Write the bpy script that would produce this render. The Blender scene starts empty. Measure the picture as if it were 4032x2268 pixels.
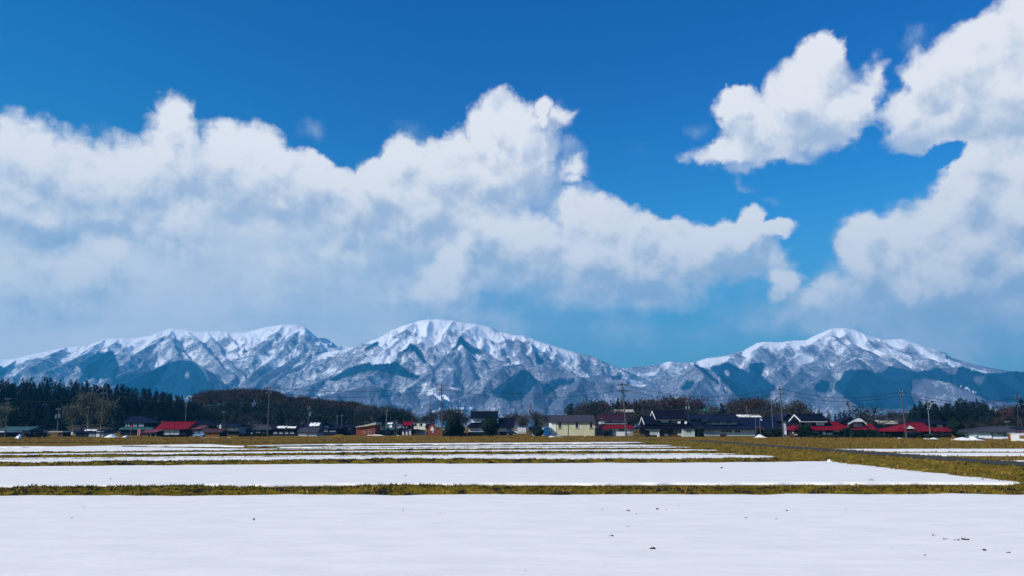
import bpy, bmesh, math, random
import numpy as np
from mathutils import Vector, Matrix

scene = bpy.context.scene
COL = scene.collection
R = math.radians

# ------------------------------------------------------------------ camera
F = 3136.0                      # focal length in photo pixels (28 mm on 36 mm)
PITCH = math.atan(547.0 / F)
CAM_H = 3.0
cam_d = bpy.data.cameras.new('camera')
cam_d.lens = 28.0
cam_d.sensor_width = 36.0
cam_d.clip_start = 0.1
cam_d.clip_end = 60000.0
cam = bpy.data.objects.new('camera', cam_d)
COL.objects.link(cam)
cam.location = (0, 0, CAM_H)
cam.rotation_euler = (math.pi / 2 + PITCH, 0, 0)
scene.camera = cam

# ------------------------------------------------------------------ view
scene.view_settings.view_transform = 'Standard'
scene.view_settings.look = 'None'
scene.view_settings.exposure = 0.0
scene.view_settings.gamma = 1.0
scene.cycles.use_denoising = True
scene.cycles.max_bounces = 6
scene.cycles.diffuse_bounces = 3
scene.cycles.glossy_bounces = 2
scene.cycles.transmission_bounces = 2
scene.cycles.volume_bounces = 1
scene.cycles.transparent_max_bounces = 8
scene.cycles.caustics_reflective = False
scene.cycles.caustics_refractive = False

# ------------------------------------------------------------------ sun
SUN_EL, SUN_AZ = R(36), R(-124)          # from the left, a little behind the camera
SUN_DIR = Vector((math.cos(SUN_EL) * math.sin(SUN_AZ), math.cos(SUN_EL) * math.cos(SUN_AZ), math.sin(SUN_EL)))
sun_d = bpy.data.lights.new('sun', 'SUN')
sun_d.energy = 4.4
sun_d.angle = R(0.5)
sun_d.color = (1.0, 0.93, 0.82)
sun = bpy.data.objects.new('sun', sun_d)
COL.objects.link(sun)
sun.location = (-300, -200, 400)
sun.rotation_euler = SUN_DIR.to_track_quat('Z', 'Y').to_euler()

# ------------------------------------------------------------------ pixel <-> world helpers (photo pixels 4032 x 2268)
cp, sp = math.cos(PITCH), math.sin(PITCH)

def ray(u, v):
    a, b = (u - 2016.0) / F, (1134.0 - v) / F
    return a, cp - sp * b, sp + cp * b

def at(u, v, Y):
    x, y, z = ray(u, v)
    k = Y / y
    return Vector((x * k, Y, CAM_H + z * k))

def on_ground(u, v, z=0.0):
    x, y, zz = ray(u, v)
    k = (z - CAM_H) / zz
    return Vector((x * k, y * k, z))

def ground_y(v, z=0.0):
    return on_ground(2016, v, z).y

def pix(X, Y, Z):
    """world -> photo pixel (numpy friendly)"""
    dz = Z - CAM_H
    d = Y * cp + dz * sp
    return 2016 + F * X / d, 1134 - F * (-Y * sp + dz * cp) / d

def azel(u, v):
    x, y, z = ray(u, v)
    return math.atan2(x, y), math.atan2(z, math.hypot(x, y))

# ------------------------------------------------------------------ node helpers
class NT:
    def __init__(s, tree):
        s.t = tree; s.n = tree.nodes; s.l = tree.links
    def new(s, kind, **kw):
        nd = s.n.new(kind)
        for k, v in kw.items():
            setattr(nd, k, v)
        return nd
    def put(s, sock, val):
        if isinstance(val, bpy.types.NodeSocket):
            s.l.new(val, sock)
        elif val is not None:
            sock.default_value = val
    def math(s, op, a, b=None, c=None, clamp=False):
        nd = s.new('ShaderNodeMath', operation=op, use_clamp=clamp)
        s.put(nd.inputs[0], a)
        if b is not None: s.put(nd.inputs[1], b)
        if c is not None: s.put(nd.inputs[2], c)
        return nd.outputs[0]
    def vmath(s, op, a, b=None, scale=None):
        nd = s.new('ShaderNodeVectorMath', operation=op)
        s.put(nd.inputs[0], a)
        if b is not None: s.put(nd.inputs[1], b)
        if scale is not None: s.put(nd.inputs[3], scale)
        return nd.outputs['Value'] if op in ('LENGTH', 'DOT_PRODUCT', 'DISTANCE') else nd.outputs[0]
    def ramp(s, x, lo, hi, a=0.0, b=1.0, smooth=True):
        nd = s.new('ShaderNodeMapRange', interpolation_type='SMOOTHSTEP' if smooth else 'LINEAR')
        nd.clamp = True
        s.put(nd.inputs[0], x); s.put(nd.inputs[1], lo); s.put(nd.inputs[2], hi); s.put(nd.inputs[3], a); s.put(nd.inputs[4], b)
        return nd.outputs[0]
    def mixc(s, f, a, b, mode='MIX'):
        nd = s.new('ShaderNodeMix', data_type='RGBA', blend_type=mode)
        s.put(nd.inputs[0], f); s.put(nd.inputs[6], a); s.put(nd.inputs[7], b)
        return nd.outputs[2]
    def noise(s, vec, scale, detail=4.0, rough=0.5, out=0, dist=0.0):
        nd = s.new('ShaderNodeTexNoise')
        s.put(nd.inputs['Vector'], vec)
        nd.inputs['Scale'].default_value = scale
        nd.inputs['Detail'].default_value = detail
        nd.inputs['Roughness'].default_value = rough
        nd.inputs['Distortion'].default_value = dist
        return nd.outputs[out]

def col4(c):
    return (c[0], c[1], c[2], 1.0)

# ------------------------------------------------------------------ world: physical sky and a cumulus layer by direction
world = bpy.data.worlds.new('World')
scene.world = world
world.use_nodes = True
world.cycles.sampling_method = 'MANUAL'
world.cycles.sample_map_resolution = 512
W = NT(world.node_tree)
W.n.clear()
sky = W.new('ShaderNodeTexSky', sky_type='NISHITA', sun_disc=False)
sky.sun_elevation = SUN_EL
sky.sun_rotation = SUN_AZ % (2 * math.pi)
sky.altitude = 200
sky.air_density = 1.0
sky.dust_density = 0.3
sky.ozone_density = 3.0
hsv = W.new('ShaderNodeHueSaturation')
hsv.inputs['Hue'].default_value = 0.508
hsv.inputs['Saturation'].default_value = 1.40
hsv.inputs['Value'].default_value = 1.0
W.l.new(sky.outputs[0], hsv.inputs['Color'])
bg_sky = W.new('ShaderNodeBackground')
bg_sky.inputs['Strength'].default_value = 0.12
sky_col = W.mixc(1.0, hsv.outputs[0], col4((0.58, 0.87, 1.06)), 'MULTIPLY')

S2 = 4032.0 / 2576.0
def blob_ae(u, v, ru, rv):
    a0, e0 = azel(u * S2, v * S2)
    a1, _ = azel((u + ru) * S2, v * S2)
    _, e1 = azel(u * S2, (v - rv) * S2)
    return a0, e0, abs(a1 - a0), abs(e1 - e0)

def blob_group(name, blobs, soft=False):
    """node group: direction (azimuth, elevation) -> union of soft ellipses, value 0 outside, 1 in a middle"""
    g = bpy.data.node_groups.new(name, 'ShaderNodeTree')
    g.interface.new_socket('Vector', in_out='INPUT', socket_type='NodeSocketVector')
    g.interface.new_socket('Value', in_out='OUTPUT', socket_type='NodeSocketFloat')
    G = NT(g)
    gi = G.new('NodeGroupInput'); go = G.new('NodeGroupOutput')
    acc = None
    grow_ = 1.0 if soft else 0.80
    for b in blobs:
        u, v, ru, rv = b[:4]
        rot = b[4] if len(b) > 4 else 0
        wgt = b[5] if len(b) > 5 else 1.0
        a0, e0, ra, re = blob_ae(u, v, ru, rv)
        gr = G.new('ShaderNodeTexGradient', gradient_type='SPHERICAL')
        tm = gr.texture_mapping
        tm.vector_type = 'POINT'
        tm.scale = (grow_ / ra, grow_ / re, 1.0)
        tm.translation = (-a0 * grow_ / ra, -e0 * grow_ / re, 0.0)
        G.l.new(gi.outputs[0], gr.inputs[0])
        val = gr.outputs['Fac']
        if wgt != 1.0:
            val = G.math('MULTIPLY', val, wgt)
        if acc is None:
            acc = val
        elif soft:
            acc = G.math('ADD', acc, val)
        else:
            acc = G.math('MAXIMUM', acc, val)
    G.l.new(acc, go.inputs[0])
    return g

CUMULUS = [
    # left bank
    (20, 370, 90, 105), (75, 390, 120, 110), (170, 420, 140, 105), (270, 430, 120, 100), (350, 425, 110, 100), (425, 370, 75, 100),
    (432, 300, 48, 66), (455, 300, 40, 60), (465, 380, 55, 90), (60, 480, 180, 70), (260, 490, 160, 60),
    # second heap
    (560, 390, 80, 78), (640, 400, 95, 88), (600, 430, 110, 70), (705, 410, 60, 50), (770, 430, 80, 60), (830, 460, 80, 55), (690, 460, 120, 60),
    # middle tower
    (890, 500, 85, 72), (860, 540, 55, 50), (960, 460, 80, 70), (1020, 410, 70, 65), (1090, 420, 80, 72), (1160, 400, 85, 80), (1215, 330, 55, 65),
    (1260, 300, 55, 66), (1300, 320, 60, 70), (1310, 390, 85, 90), (1220, 430, 130, 85), (1362, 290, 24, 46, 0, .75), (1395, 300, 52, 30, 0, .42), (1060, 490, 150, 70),
    # white curl and lower band
    (1165, 600, 40, 62, 0, .9), (1142, 655, 44, 66, 0, .85), (1205, 578, 70, 42, 0, .9), (1268, 572, 65, 48, 0, .9), (1110, 705, 72, 56, 0, .72), (1050, 745, 100, 50, 0, .55), (990, 765, 90, 40, 0, .4),
    (1440, 520, 66, 55), (1500, 540, 90, 62), (1580, 570, 90, 62), (1350, 600, 130, 70), (1480, 620, 190, 85), (1660, 600, 110, 62), (1745, 615, 90, 56),
    (1830, 600, 80, 45), (1888, 570, 44, 46), (1955, 585, 55, 24, 25), (1580, 660, 190, 60),
    # two clouds upper right
    (1850, 260, 75, 62), (1840, 225, 50, 30), (1900, 300, 90, 70), (1990, 230, 90, 80), (2060, 170, 70, 72), (2090, 150, 42, 66), (2050, 250, 100, 75), (1930, 340, 110, 60),
    (1850, 375, 80, 42), (1795, 386, 70, 36, 0, .38), (1750, 396, 60, 30, 0, .24), (2140, 270, 90, 46, 20), (2200, 205, 40, 66, 0, .55), (2190, 250, 60, 56, 0, .8),
    (2330, 190, 85, 75), (2420, 160, 100, 85), (2500, 110, 80, 70), (2590, 60, 120, 95), (2380, 240, 150, 90), (2270, 280, 85, 62, 20), (2500, 230, 170, 110),
    (2420, 285, 170, 44), (2600, 200, 140, 130),
    # lower right mass
    (2560, 400, 100, 64), (2470, 400, 80, 60), (2430, 460, 100, 62), (2350, 520, 100, 66), (2540, 500, 130, 110), (2270, 570, 100, 62), (2180, 590, 70, 62),
    (2160, 640, 60, 70), (2300, 620, 150, 80), (2450, 600, 150, 90), (2350, 690, 120, 66), (2540, 640, 150, 70), (2300, 720, 80, 44),
    (1970, 700, 54, 54, 0, .6), (1948, 742, 44, 42, 0, .5), (2040, 752, 100, 36, 0, .45), (2090, 735, 80, 36, 0, .4),
    # little puffs
    (1445, 412, 46, 34, 0, .48), (1436, 436, 34, 24, 0, .42), (2222, 428, 48, 26, 0, .42), (2256, 420, 40, 26, 0, .40), (430, 545, 130, 82, 0, .7), (470, 520, 95, 60, 0, .6), (272, 630, 76, 60, 0, .55), (220, 670, 120, 60, 0, .5), (130, 690, 190, 80, 0, .5), (50, 700, 130, 70, 0, .5), (720, 680, 190, 80, 0, .34), (850, 640, 130, 70, 0, .34), (620, 720, 160, 60, 0, .3),
    # behind and beside the camera: a loose ring of heaps so the light is the same all round
    (-500, 420, 420, 150), (-900, 300, 300, 160), (3200, 350, 420, 150), (3700, 480, 420, 150),
]
VEIL = [
    (300, 560, 520, 260, 0, 1.0), (760, 620, 520, 240, 0, 1.0), (120, 760, 620, 180, 0, 1.0), (620, 800, 620, 150, 0, .9), (1080, 700, 380, 230, 0, .9), (1350, 620, 380, 180, 0, .7),
    (1600, 700, 420, 130, 0, .6), (1850, 690, 260, 120, 0, .35), (2350, 700, 420, 220, 0, 1.0), (2560, 560, 300, 300, 0, 1.0), (2100, 790, 360, 120, 0, .5), (2500, 300, 260, 110, 0, .6), (1900, 800, 300, 100, 0, .3),
    (300, 900, 800, 210, 0, 1.6), (100, 820, 500, 190, 0, 1.1), (900, 880, 500, 150, 0, .8), (2400, 880, 400, 130, 0, .7), (1500, 820, 420, 110, 0, .45),
    (780, 312, 50, 34, 0, .32), (1600, 385, 60, 40, 0, .4), (1560, 400, 60, 30, 0, .35), (1960, 512, 40, 28, 0, .5), (2030, 490, 50, 20, 0, .45), (1740, 330, 40, 30, 0, .3), (2300, 100, 60, 40, 0, .4),
    (2180, 300, 90, 70, 0, .4), (1400, 300, 60, 50, 0, .4), (1040, 330, 60, 40, 0, .3), (-700, 560, 900, 300), (3300, 560, 900, 300),
]
HOLES = [(140, 585, 170, 48, 0, 1.0), (1010, 610, 180, 60, 15, .5), (1270, 520, 130, 34, 10, .8), (1700, 760, 420, 80, 0, .6), (1300, 720, 140, 90, 0, .5), (2010, 640, 90, 80, 0, .9), (640, 560, 160, 40, 10, .35)]

GAPS = [(2150, 440, 170, 110), (2300, 425, 110, 70), (2040, 500, 130, 90), (2390, 392, 70, 34), (1960, 450, 110, 70), (2020, 640, 80, 70, 0, .6), (2240, 205, 34, 60, 0, .62), (2216, 262, 34, 60, 0, .42), (2190, 335, 70, 44, 0, .5), (1560, 400, 130, 60), (1740, 470, 170, 60)]
tc = W.new('ShaderNodeTexCoord')
sep = W.new('ShaderNodeSeparateXYZ'); W.l.new(tc.outputs['Generated'], sep.inputs[0])
dx, dy, dz = sep.outputs
az = W.math('ARCTAN2', dx, dy)
el = W.math('ARCSINE', dz)
comb = W.new('ShaderNodeCombineXYZ'); W.l.new(az, comb.inputs[0]); W.l.new(el, comb.inputs[1])
ae = comb.outputs[0]
n1 = W.noise(ae, 9.0, 3.0, 0.55, out=1)
n2 = W.noise(ae, 34.0, 7.0, 0.62, out=1)
w1 = W.vmath('SCALE', W.vmath('SUBTRACT', n1, (0.5, 0.5, 0.5)), scale=0.045)
w2 = W.vmath('SCALE', W.vmath('SUBTRACT', n2, (0.5, 0.5, 0.5)), scale=0.030)
wsum = W.vmath('MULTIPLY', W.vmath('ADD', w1, w2), (1, 1, 0))
pos = W.vmath('ADD', ae, wsum)
gC = blob_group('cumulus_field', CUMULUS)
gV = blob_group('veil_field', VEIL, soft=True)
gH = blob_group('hole_field', HOLES, soft=True)
gG = blob_group('gap_field', GAPS, soft=True)
def use(g, vec):
    nd = W.new('ShaderNodeGroup'); nd.node_tree = g
    W.l.new(vec, nd.inputs[0]); return nd.outputs[0]
hz = W.ramp(el, R(1.0), R(17), 1.0, 0.0)
cy = W.math('MULTIPLY', W.ramp(az, 0.1, -0.62), W.ramp(el, R(38), R(16)))
cy2 = W.math('MAXIMUM', cy, W.math('MULTIPLY', W.ramp(el, R(26), R(14)), 0.75))
sky_col = W.mixc(cy2, sky_col, W.mixc(1.0, sky_col, col4((0.85, 1.33, 1.04)), 'MULTIPLY'))
W.l.new(W.mixc(W.math('MULTIPLY', hz, 0.9), sky_col, W.mixc(W.ramp(az, -0.05, -0.5), col4((1.05, 2.5, 3.75)), col4((3.6, 4.7, 5.6)))), bg_sky.inputs['Color'])
fc = use(gC, pos)
fc_l = use(gC, W.vmath('ADD', pos, (-0.012, 0.034, 0)))
pos_v = W.vmath('ADD', ae, W.vmath('SCALE', wsum, scale=1.3))
fv = use(gV, pos_v)
fh = use(gH, pos_v)
nf = W.noise(ae, 55.0, 6.0, 0.56)
nm = W.noise(ae, 14.0, 5.0, 0.55)
low = W.ramp(el, azel(2016, 1380)[1], azel(2016, 620)[1], 0.0, 1.0, smooth=False)
# heaps: sunlit tops (sun up and left), soft grey undersides, edges from crisp to feathered
rag = W.math('SUBTRACT', nf, 0.5)
nlow = W.noise(ae, 5.0, 2.0, 0.5)
soft = W.ramp(nlow, 0.35, 0.65, 0.26, 0.54)
edge = W.math('ADD', fc, W.math('MULTIPLY', W.math('MULTIPLY', rag, W.ramp(fc, 0.0, 0.09)), W.math('MULTIPLY', soft, 1.3)))
a_c = W.ramp(edge, 0.05, W.math('ADD', soft, 0.05))
slope = W.math('SUBTRACT', fc, fc_l)
nb = W.noise(ae, 22.0, 6.0, 0.6)
nb2 = W.noise(W.vmath('ADD', ae, (-0.007, 0.014, 0)), 22.0, 6.0, 0.6)
emb = W.math('MULTIPLY', W.math('SUBTRACT', nb, nb2), 1.9)
lit = W.math('ADD', W.math('ADD', W.math('MULTIPLY', slope, 0.9), emb), W.math('MULTIPLY', W.math('SUBTRACT', nm, 0.5), 1.3))
lit = W.math('SUBTRACT', lit, W.math('MULTIPLY', fc, 0.22))
lit = W.ramp(lit, -0.85, 0.32)
c_shade = W.mixc(low, col4((0.36, 0.51, 0.69)), col4((0.49, 0.59, 0.75)))
c_lit = W.mixc(low, col4((0.78, 0.83, 0.89)), col4((0.95, 0.95, 0.97)))
c_cum = W.mixc(lit, c_shade, c_lit)
a_u = W.ramp(W.math('ADD', fc_l, W.math('MULTIPLY', W.math('SUBTRACT', nm, 0.5), 0.7)), -0.05, 0.75, 0.0, 0.92)
a_u = W.math('MULTIPLY', a_u, W.ramp(fc_l, 0.0, 0.15))
a_c = W.math('SUBTRACT', 1.0, W.math('MULTIPLY', W.math('SUBTRACT', 1.0, a_c), W.math('SUBTRACT', 1.0, a_u)))
# thin veil
vv = W.math('SUBTRACT', W.math('ADD', fv, W.math('MULTIPLY', W.math('SUBTRACT', nm, 0.5), W.math('MULTIPLY', W.ramp(fv, 0.0, 0.5), 0.8))), W.math('MULTIPLY', fh, 0.9))
a_v = W.ramp(vv, 0.0, 0.85, 0.0, 0.93)
left = W.ramp(az, -0.05, -0.5)
c_veil = W.mixc(W.ramp(nm, 0.33, 0.68), col4((0.40, 0.55, 0.73)), col4((0.58, 0.68, 0.81)))
c_veil = W.mixc(W.math('MULTIPLY', left, 0.75), c_veil, col4((0.90, 0.92, 0.95)))
def over(c0, a0, c1, a1):
    at_ = W.math('SUBTRACT', 1.0, W.math('MULTIPLY', W.math('SUBTRACT', 1.0, a0), W.math('SUBTRACT', 1.0, a1)))
    sh = W.math('DIVIDE', a1, W.math('MAXIMUM', at_, 0.001), clamp=True)
    return W.mixc(sh, c0, c1), at_
gap = W.ramp(W.math('ADD', use(gG, pos), W.math('MULTIPLY', rag, 0.5)), 0.06, 0.42, 1.0, 0.0)
c_cloud, a_tot = over(c_veil, a_v, c_cum, a_c)
a_tot = W.math('MULTIPLY', a_tot, gap)
bg_cl = W.new('ShaderNodeBackground'); bg_cl.inputs['Strength'].default_value = 1.0
W.l.new(c_cloud, bg_cl.inputs['Color'])
mixw = W.new('ShaderNodeMixShader')
a_tot = W.math('MULTIPLY', a_tot, W.ramp(el, -0.02, 0.0))
W.l.new(a_tot, mixw.inputs[0]); W.l.new(bg_sky.outputs[0], mixw.inputs[1]); W.l.new(bg_cl.outputs[0], mixw.inputs[2])
wo = W.new('ShaderNodeOutputWorld'); W.l.new(mixw.outputs[0], wo.inputs['Surface'])

# ------------------------------------------------------------------ materials
def material(name, base, rough=0.8, spec=0.2, var=0.0, scale=3.0, base2=None, bump=0.0, bump_scale=20.0, metallic=0.0, detail=4.0, lo=0.35, hi=0.65, stretch=None):
    m = bpy.data.materials.new(name)
    m.use_nodes = True
    N = NT(m.node_tree)
    b = N.n['Principled BSDF']
    b.inputs['Roughness'].default_value = rough
    b.inputs['Specular IOR Level'].default_value = spec
    b.inputs['Metallic'].default_value = metallic
    t = N.new('ShaderNodeTexCoord')
    vec = t.outputs['Object']
    if stretch:
        vec = N.vmath('MULTIPLY', vec, stretch)
    if base2 is None:
        base2 = tuple(c * (1 - var) for c in base)
    nz = N.noise(vec, scale, detail, 0.6)
    c = N.mixc(N.ramp(nz, lo, hi), col4(base), col4(base2))
    N.l.new(c, b.inputs['Base Color'])
    if bump:
        bn = N.new('ShaderNodeBump'); bn.inputs['Strength'].default_value = 1.0; bn.inputs['Distance'].default_value = bump
        N.l.new(N.noise(vec, bump_scale, 5.0, 0.6), bn.inputs['Height'])
        N.l.new(bn.outputs[0], b.inputs['Normal'])
    return m

# ------------------------------------------------------------------ mesh helpers
class MB:
    """collects vertices and faces, then links them as one mesh object"""
    def __init__(s):
        s.v = []; s.f = []; s.m = []
    def add(s, verts, faces, mi=0):
        o = len(s.v)
        s.v.extend([tuple(p) for p in verts])
        s.f.extend([tuple(i + o for i in f) for f in faces])
        s.m.extend([mi] * len(faces))
        return s
    def box(s, x0, x1, y0, y1, z0, z1, mi=0):
        return s.add([(x0, y0, z0), (x1, y0, z0), (x1, y1, z0), (x0, y1, z0), (x0, y0, z1), (x1, y0, z1), (x1, y1, z1), (x0, y1, z1)],
                     [(0, 3, 2, 1), (4, 5, 6, 7), (0, 1, 5, 4), (1, 2, 6, 5), (2, 3, 7, 6), (3, 0, 4, 7)], mi)
    def prism(s, outline, y0, y1, mi=0):
        """outline: (x, z) polygon, extruded from y0 to y1"""
        n = len(outline)
        vs = [(x, y0, z) for x, z in outline] + [(x, y1, z) for x, z in outline]
        fs = [tuple(range(n)), tuple(range(2 * n - 1, n - 1, -1))]
        fs += [(i, n + i, n + (i + 1) % n, (i + 1) % n) for i in range(n)]
        return s.add(vs, fs, mi)
    def prism_x(s, outline, x0, x1, mi=0):
        """outline: (y, z) polygon, extruded from x0 to x1"""
        n = len(outline)
        vs = [(x0, y, z) for y, z in outline] + [(x1, y, z) for y, z in outline]
        fs = [tuple(range(n - 1, -1, -1)), tuple(range(n, 2 * n))]
        fs += [(i, (i + 1) % n, n + (i + 1) % n, n + i) for i in range(n)]
        return s.add(vs, fs, mi)
    def tube(s, pts, r, sides=6, mi=0, r1=None, cap=True):
        pts = [Vector(p) for p in pts]
        n = len(pts); rings = []
        for i, p in enumerate(pts):
            d = (pts[min(i + 1, n - 1)] - pts[max(i - 1, 0)]).normalized()
            a = d.cross(Vector((0, 0, 1)) if abs(d.z) < 0.9 else Vector((1, 0, 0))).normalized()
            b = d.cross(a)
            rr = r if r1 is None else r + (r1 - r) * i / max(1, n - 1)
            rings.append([p + (a * math.cos(t) + b * math.sin(t)) * rr for t in [2 * math.pi * k / sides for k in range(sides)]])
        vs = [q for ring in rings for q in ring]
        fs = [(i * sides + k, i * sides + (k + 1) % sides, (i + 1) * sides + (k + 1) % sides, (i + 1) * sides + k) for i in range(n - 1) for k in range(sides)]
        if cap:
            fs += [tuple(range(sides - 1, -1, -1)), tuple(range((n - 1) * sides, n * sides))]
        return s.add(vs, fs, mi)
    def ball(s, c, rx, ry, rz, seg=8, rings=5, mi=0, rnd=None, rough=0.0):
        vs = [(c[0], c[1], c[2] + rz)]
        for i in range(1, rings):
            ph = math.pi * i / rings
            for k in range(seg):
                th = 2 * math.pi * k / seg
                q = 1 + (rnd.uniform(-rough, rough) if rnd else 0)
                vs.append((c[0] + rx * q * math.sin(ph) * math.cos(th), c[1] + ry * q * math.sin(ph) * math.sin(th), c[2] + rz * q * math.cos(ph)))
        vs.append((c[0], c[1], c[2] - rz))
        fs = [(0, 1 + k, 1 + (k + 1) % seg) for k in range(seg)]
        for i in range(rings - 2):
            o = 1 + i * seg
            fs += [(o + k, o + seg + k, o + seg + (k + 1) % seg, o + (k + 1) % seg) for k in range(seg)]
        o = 1 + (rings - 2) * seg; e = len(vs) - 1
        fs += [(o + k, e, o + (k + 1) % seg) for k in range(seg)]
        return s.add(vs, fs, mi)
    def mesh(s, name, mats, smooth=False):
        me = bpy.data.meshes.new(name)
        me.from_pydata(s.v, [], s.f)
        for m in (mats if isinstance(mats, (list, tuple)) else [mats]):
            me.materials.append(m)
        if any(s.m):
            me.polygons.foreach_set('material_index', s.m)
        if smooth:
            me.polygons.foreach_set('use_smooth', [True] * len(s.f))
        me.update()
        return me
    def build(s, name, mats, parent=None, loc=None, smooth=False):
        o = bpy.data.objects.new(name, s.mesh(name, mats, smooth))
        COL.objects.link(o)
        if parent is not None:
            o.parent = parent
        if loc is not None:
            o.location = loc
        return o

def tag(o, label=None, cat=None, group=None, kind=None):
    if label: o['label'] = label
    if cat: o['category'] = cat
    if group: o['group'] = group
    if kind: o['kind'] = kind
    return o

def empty(name, loc, rz=0.0, label=None, cat=None, group=None):
    o = bpy.data.objects.new(name, None)
    COL.objects.link(o)
    o.empty_display_size = 0.2
    o.location = loc
    o.rotation_euler = (0, 0, rz)
    return tag(o, label, cat, group)

def copy_tree(o, parent=None):
    c = o.copy(); COL.objects.link(c)
    if parent is not None:
        c.parent = parent
    for ch in o.children:
        copy_tree(ch, c)
    return c

def grid_mesh(name, V, nu, nv, mat, smooth=True, attrs=None):
    """V: (nu*nv, 3) array, row-major in u"""
    me = bpy.data.meshes.new(name)
    i = np.arange(nu - 1)[:, None] * nv + np.arange(nv - 1)[None, :]
    q = np.stack([i, i + nv, i + nv + 1, i + 1], -1).reshape(-1, 4)
    me.vertices.add(len(V)); me.vertices.foreach_set('co', np.ascontiguousarray(V, dtype=np.float32).ravel())
    me.loops.add(q.size); me.loops.foreach_set('vertex_index', q.ravel().astype(np.int32))
    me.polygons.add(len(q)); me.polygons.foreach_set('loop_start', np.arange(0, q.size, 4, dtype=np.int32))
    me.polygons.foreach_set('use_smooth', np.full(len(q), smooth))
    me.update(calc_edges=True)
    for k, a in (attrs or {}).items():
        at_ = me.attributes.new(k, 'FLOAT', 'POINT')
        at_.data.foreach_set('value', np.ascontiguousarray(a, dtype=np.float32).ravel())
    me.materials.append(mat)
    o = bpy.data.objects.new(name, me)
    COL.objects.link(o)
    return o

# numpy noise ---------------------------------------------------------
def _hash(ix, iy, seed):
    h = (ix.astype(np.int64) * 374761393 + iy.astype(np.int64) * 668265263 + seed * 1442695041) & 0xffffffff
    h = ((h ^ (h >> 13)) * 1274126177) & 0xffffffff
    h = h ^ (h >> 16)
    return (h & 0xffff) / 65535.0
def vnoise(x, y, seed=0):
    x = np.asarray(x, float); y = np.asarray(y, float)
    ix = np.floor(x); iy = np.floor(y)
    fx = x - ix; fy = y - iy
    fx = fx * fx * fx * (fx * (fx * 6 - 15) + 10); fy = fy * fy * fy * (fy * (fy * 6 - 15) + 10)
    a = _hash(ix, iy, seed); b = _hash(ix + 1, iy, seed); c = _hash(ix, iy + 1, seed); d = _hash(ix + 1, iy + 1, seed)
    return (a * (1 - fx) + b * fx) * (1 - fy) + (c * (1 - fx) + d * fx) * fy
def fbm(x, y, octv=4, seed=0, gain=0.5, ridged=False):
    t = 0; amp = 1.0; tot = 0.0
    for o in range(octv):
        n = vnoise(x * 2 ** o + 17.3 * o, y * 2 ** o - 9.1 * o, seed + o)
        if ridged:
            n = 1 - np.abs(2 * n - 1)
        t = t + amp * n; tot += amp; amp *= gain
    return t / tot
# ================================================================== mountains
def zone(x0):
    """crop pixels (2576 wide crops of 1400 photo pixels) -> photo pixels"""
    return lambda pts: [(x0 + p[0] / 1.84, 1220 + p[1] / 1.84) for p in pts]
ZA, ZB, ZC = zone(0), zone(1300), zone(2632)

def ridge(pts, Y0, Y1):
    """pixel polyline with depth running from Y0 to Y1 -> list of world points"""
    P = np.array(pts, float)
    d = np.r_[0, np.cumsum(np.hypot(*np.diff(P, axis=0).T))]
    t = d / d[-1]
    return [at(u, v, Y0 + (Y1 - Y0) * k) for (u, v), k in zip(pts, t)]

CRESTS = {
 'left': [ridge(ZA([(-500, 480), (-250, 420), (0, 352), (100, 350), (250, 315), (480, 268), (640, 255), (760, 205), (850, 200), (960, 205), (1100, 180), (1240, 130), (1350, 142), (1500, 155), (1600, 150), (1680, 162), (1800, 155), (1920, 120), (2050, 103), (2150, 105), (2200, 120), (2300, 185), (2400, 225), (2480, 258), (2576, 270), (2700, 290), (2850, 360)]), 6600, 6600)],
 'middle': [ridge(ZB([(-650, 500), (-500, 470), (-300, 380), (0, 300), (200, 264), (270, 245), (330, 215), (400, 185), (490, 125), (600, 90), (700, 68), (800, 66), (900, 78), (980, 95), (1060, 100), (1150, 120), (1240, 160), (1330, 180), (1400, 185), (1500, 220), (1600, 255), (1700, 285), (1800, 315), (1900, 335), (1980, 375), (2100, 420), (2200, 465), (2300, 520), (2400, 590), (2500, 640)]), 6000, 6000)],
 'right': [ridge(ZC([(-700, 520), (-560, 470), (-480, 445), (-310, 420), (-150, 402), (-80, 398), (0, 371), (80, 382), (170, 380), (290, 345), (400, 335), (540, 295), (640, 240), (700, 228), (800, 235), (900, 222), (1000, 215), (1080, 175), (1180, 135), (1260, 128), (1340, 138), (1420, 170), (1500, 200), (1560, 215), (1690, 207), (1750, 225), (1820, 270), (1880, 305), (1960, 312), (2060, 345), (2200, 390), (2320, 415), (2450, 440), (2600, 455), (2900, 480), (3200, 560)]), 6300, 6300)],
}
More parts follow.
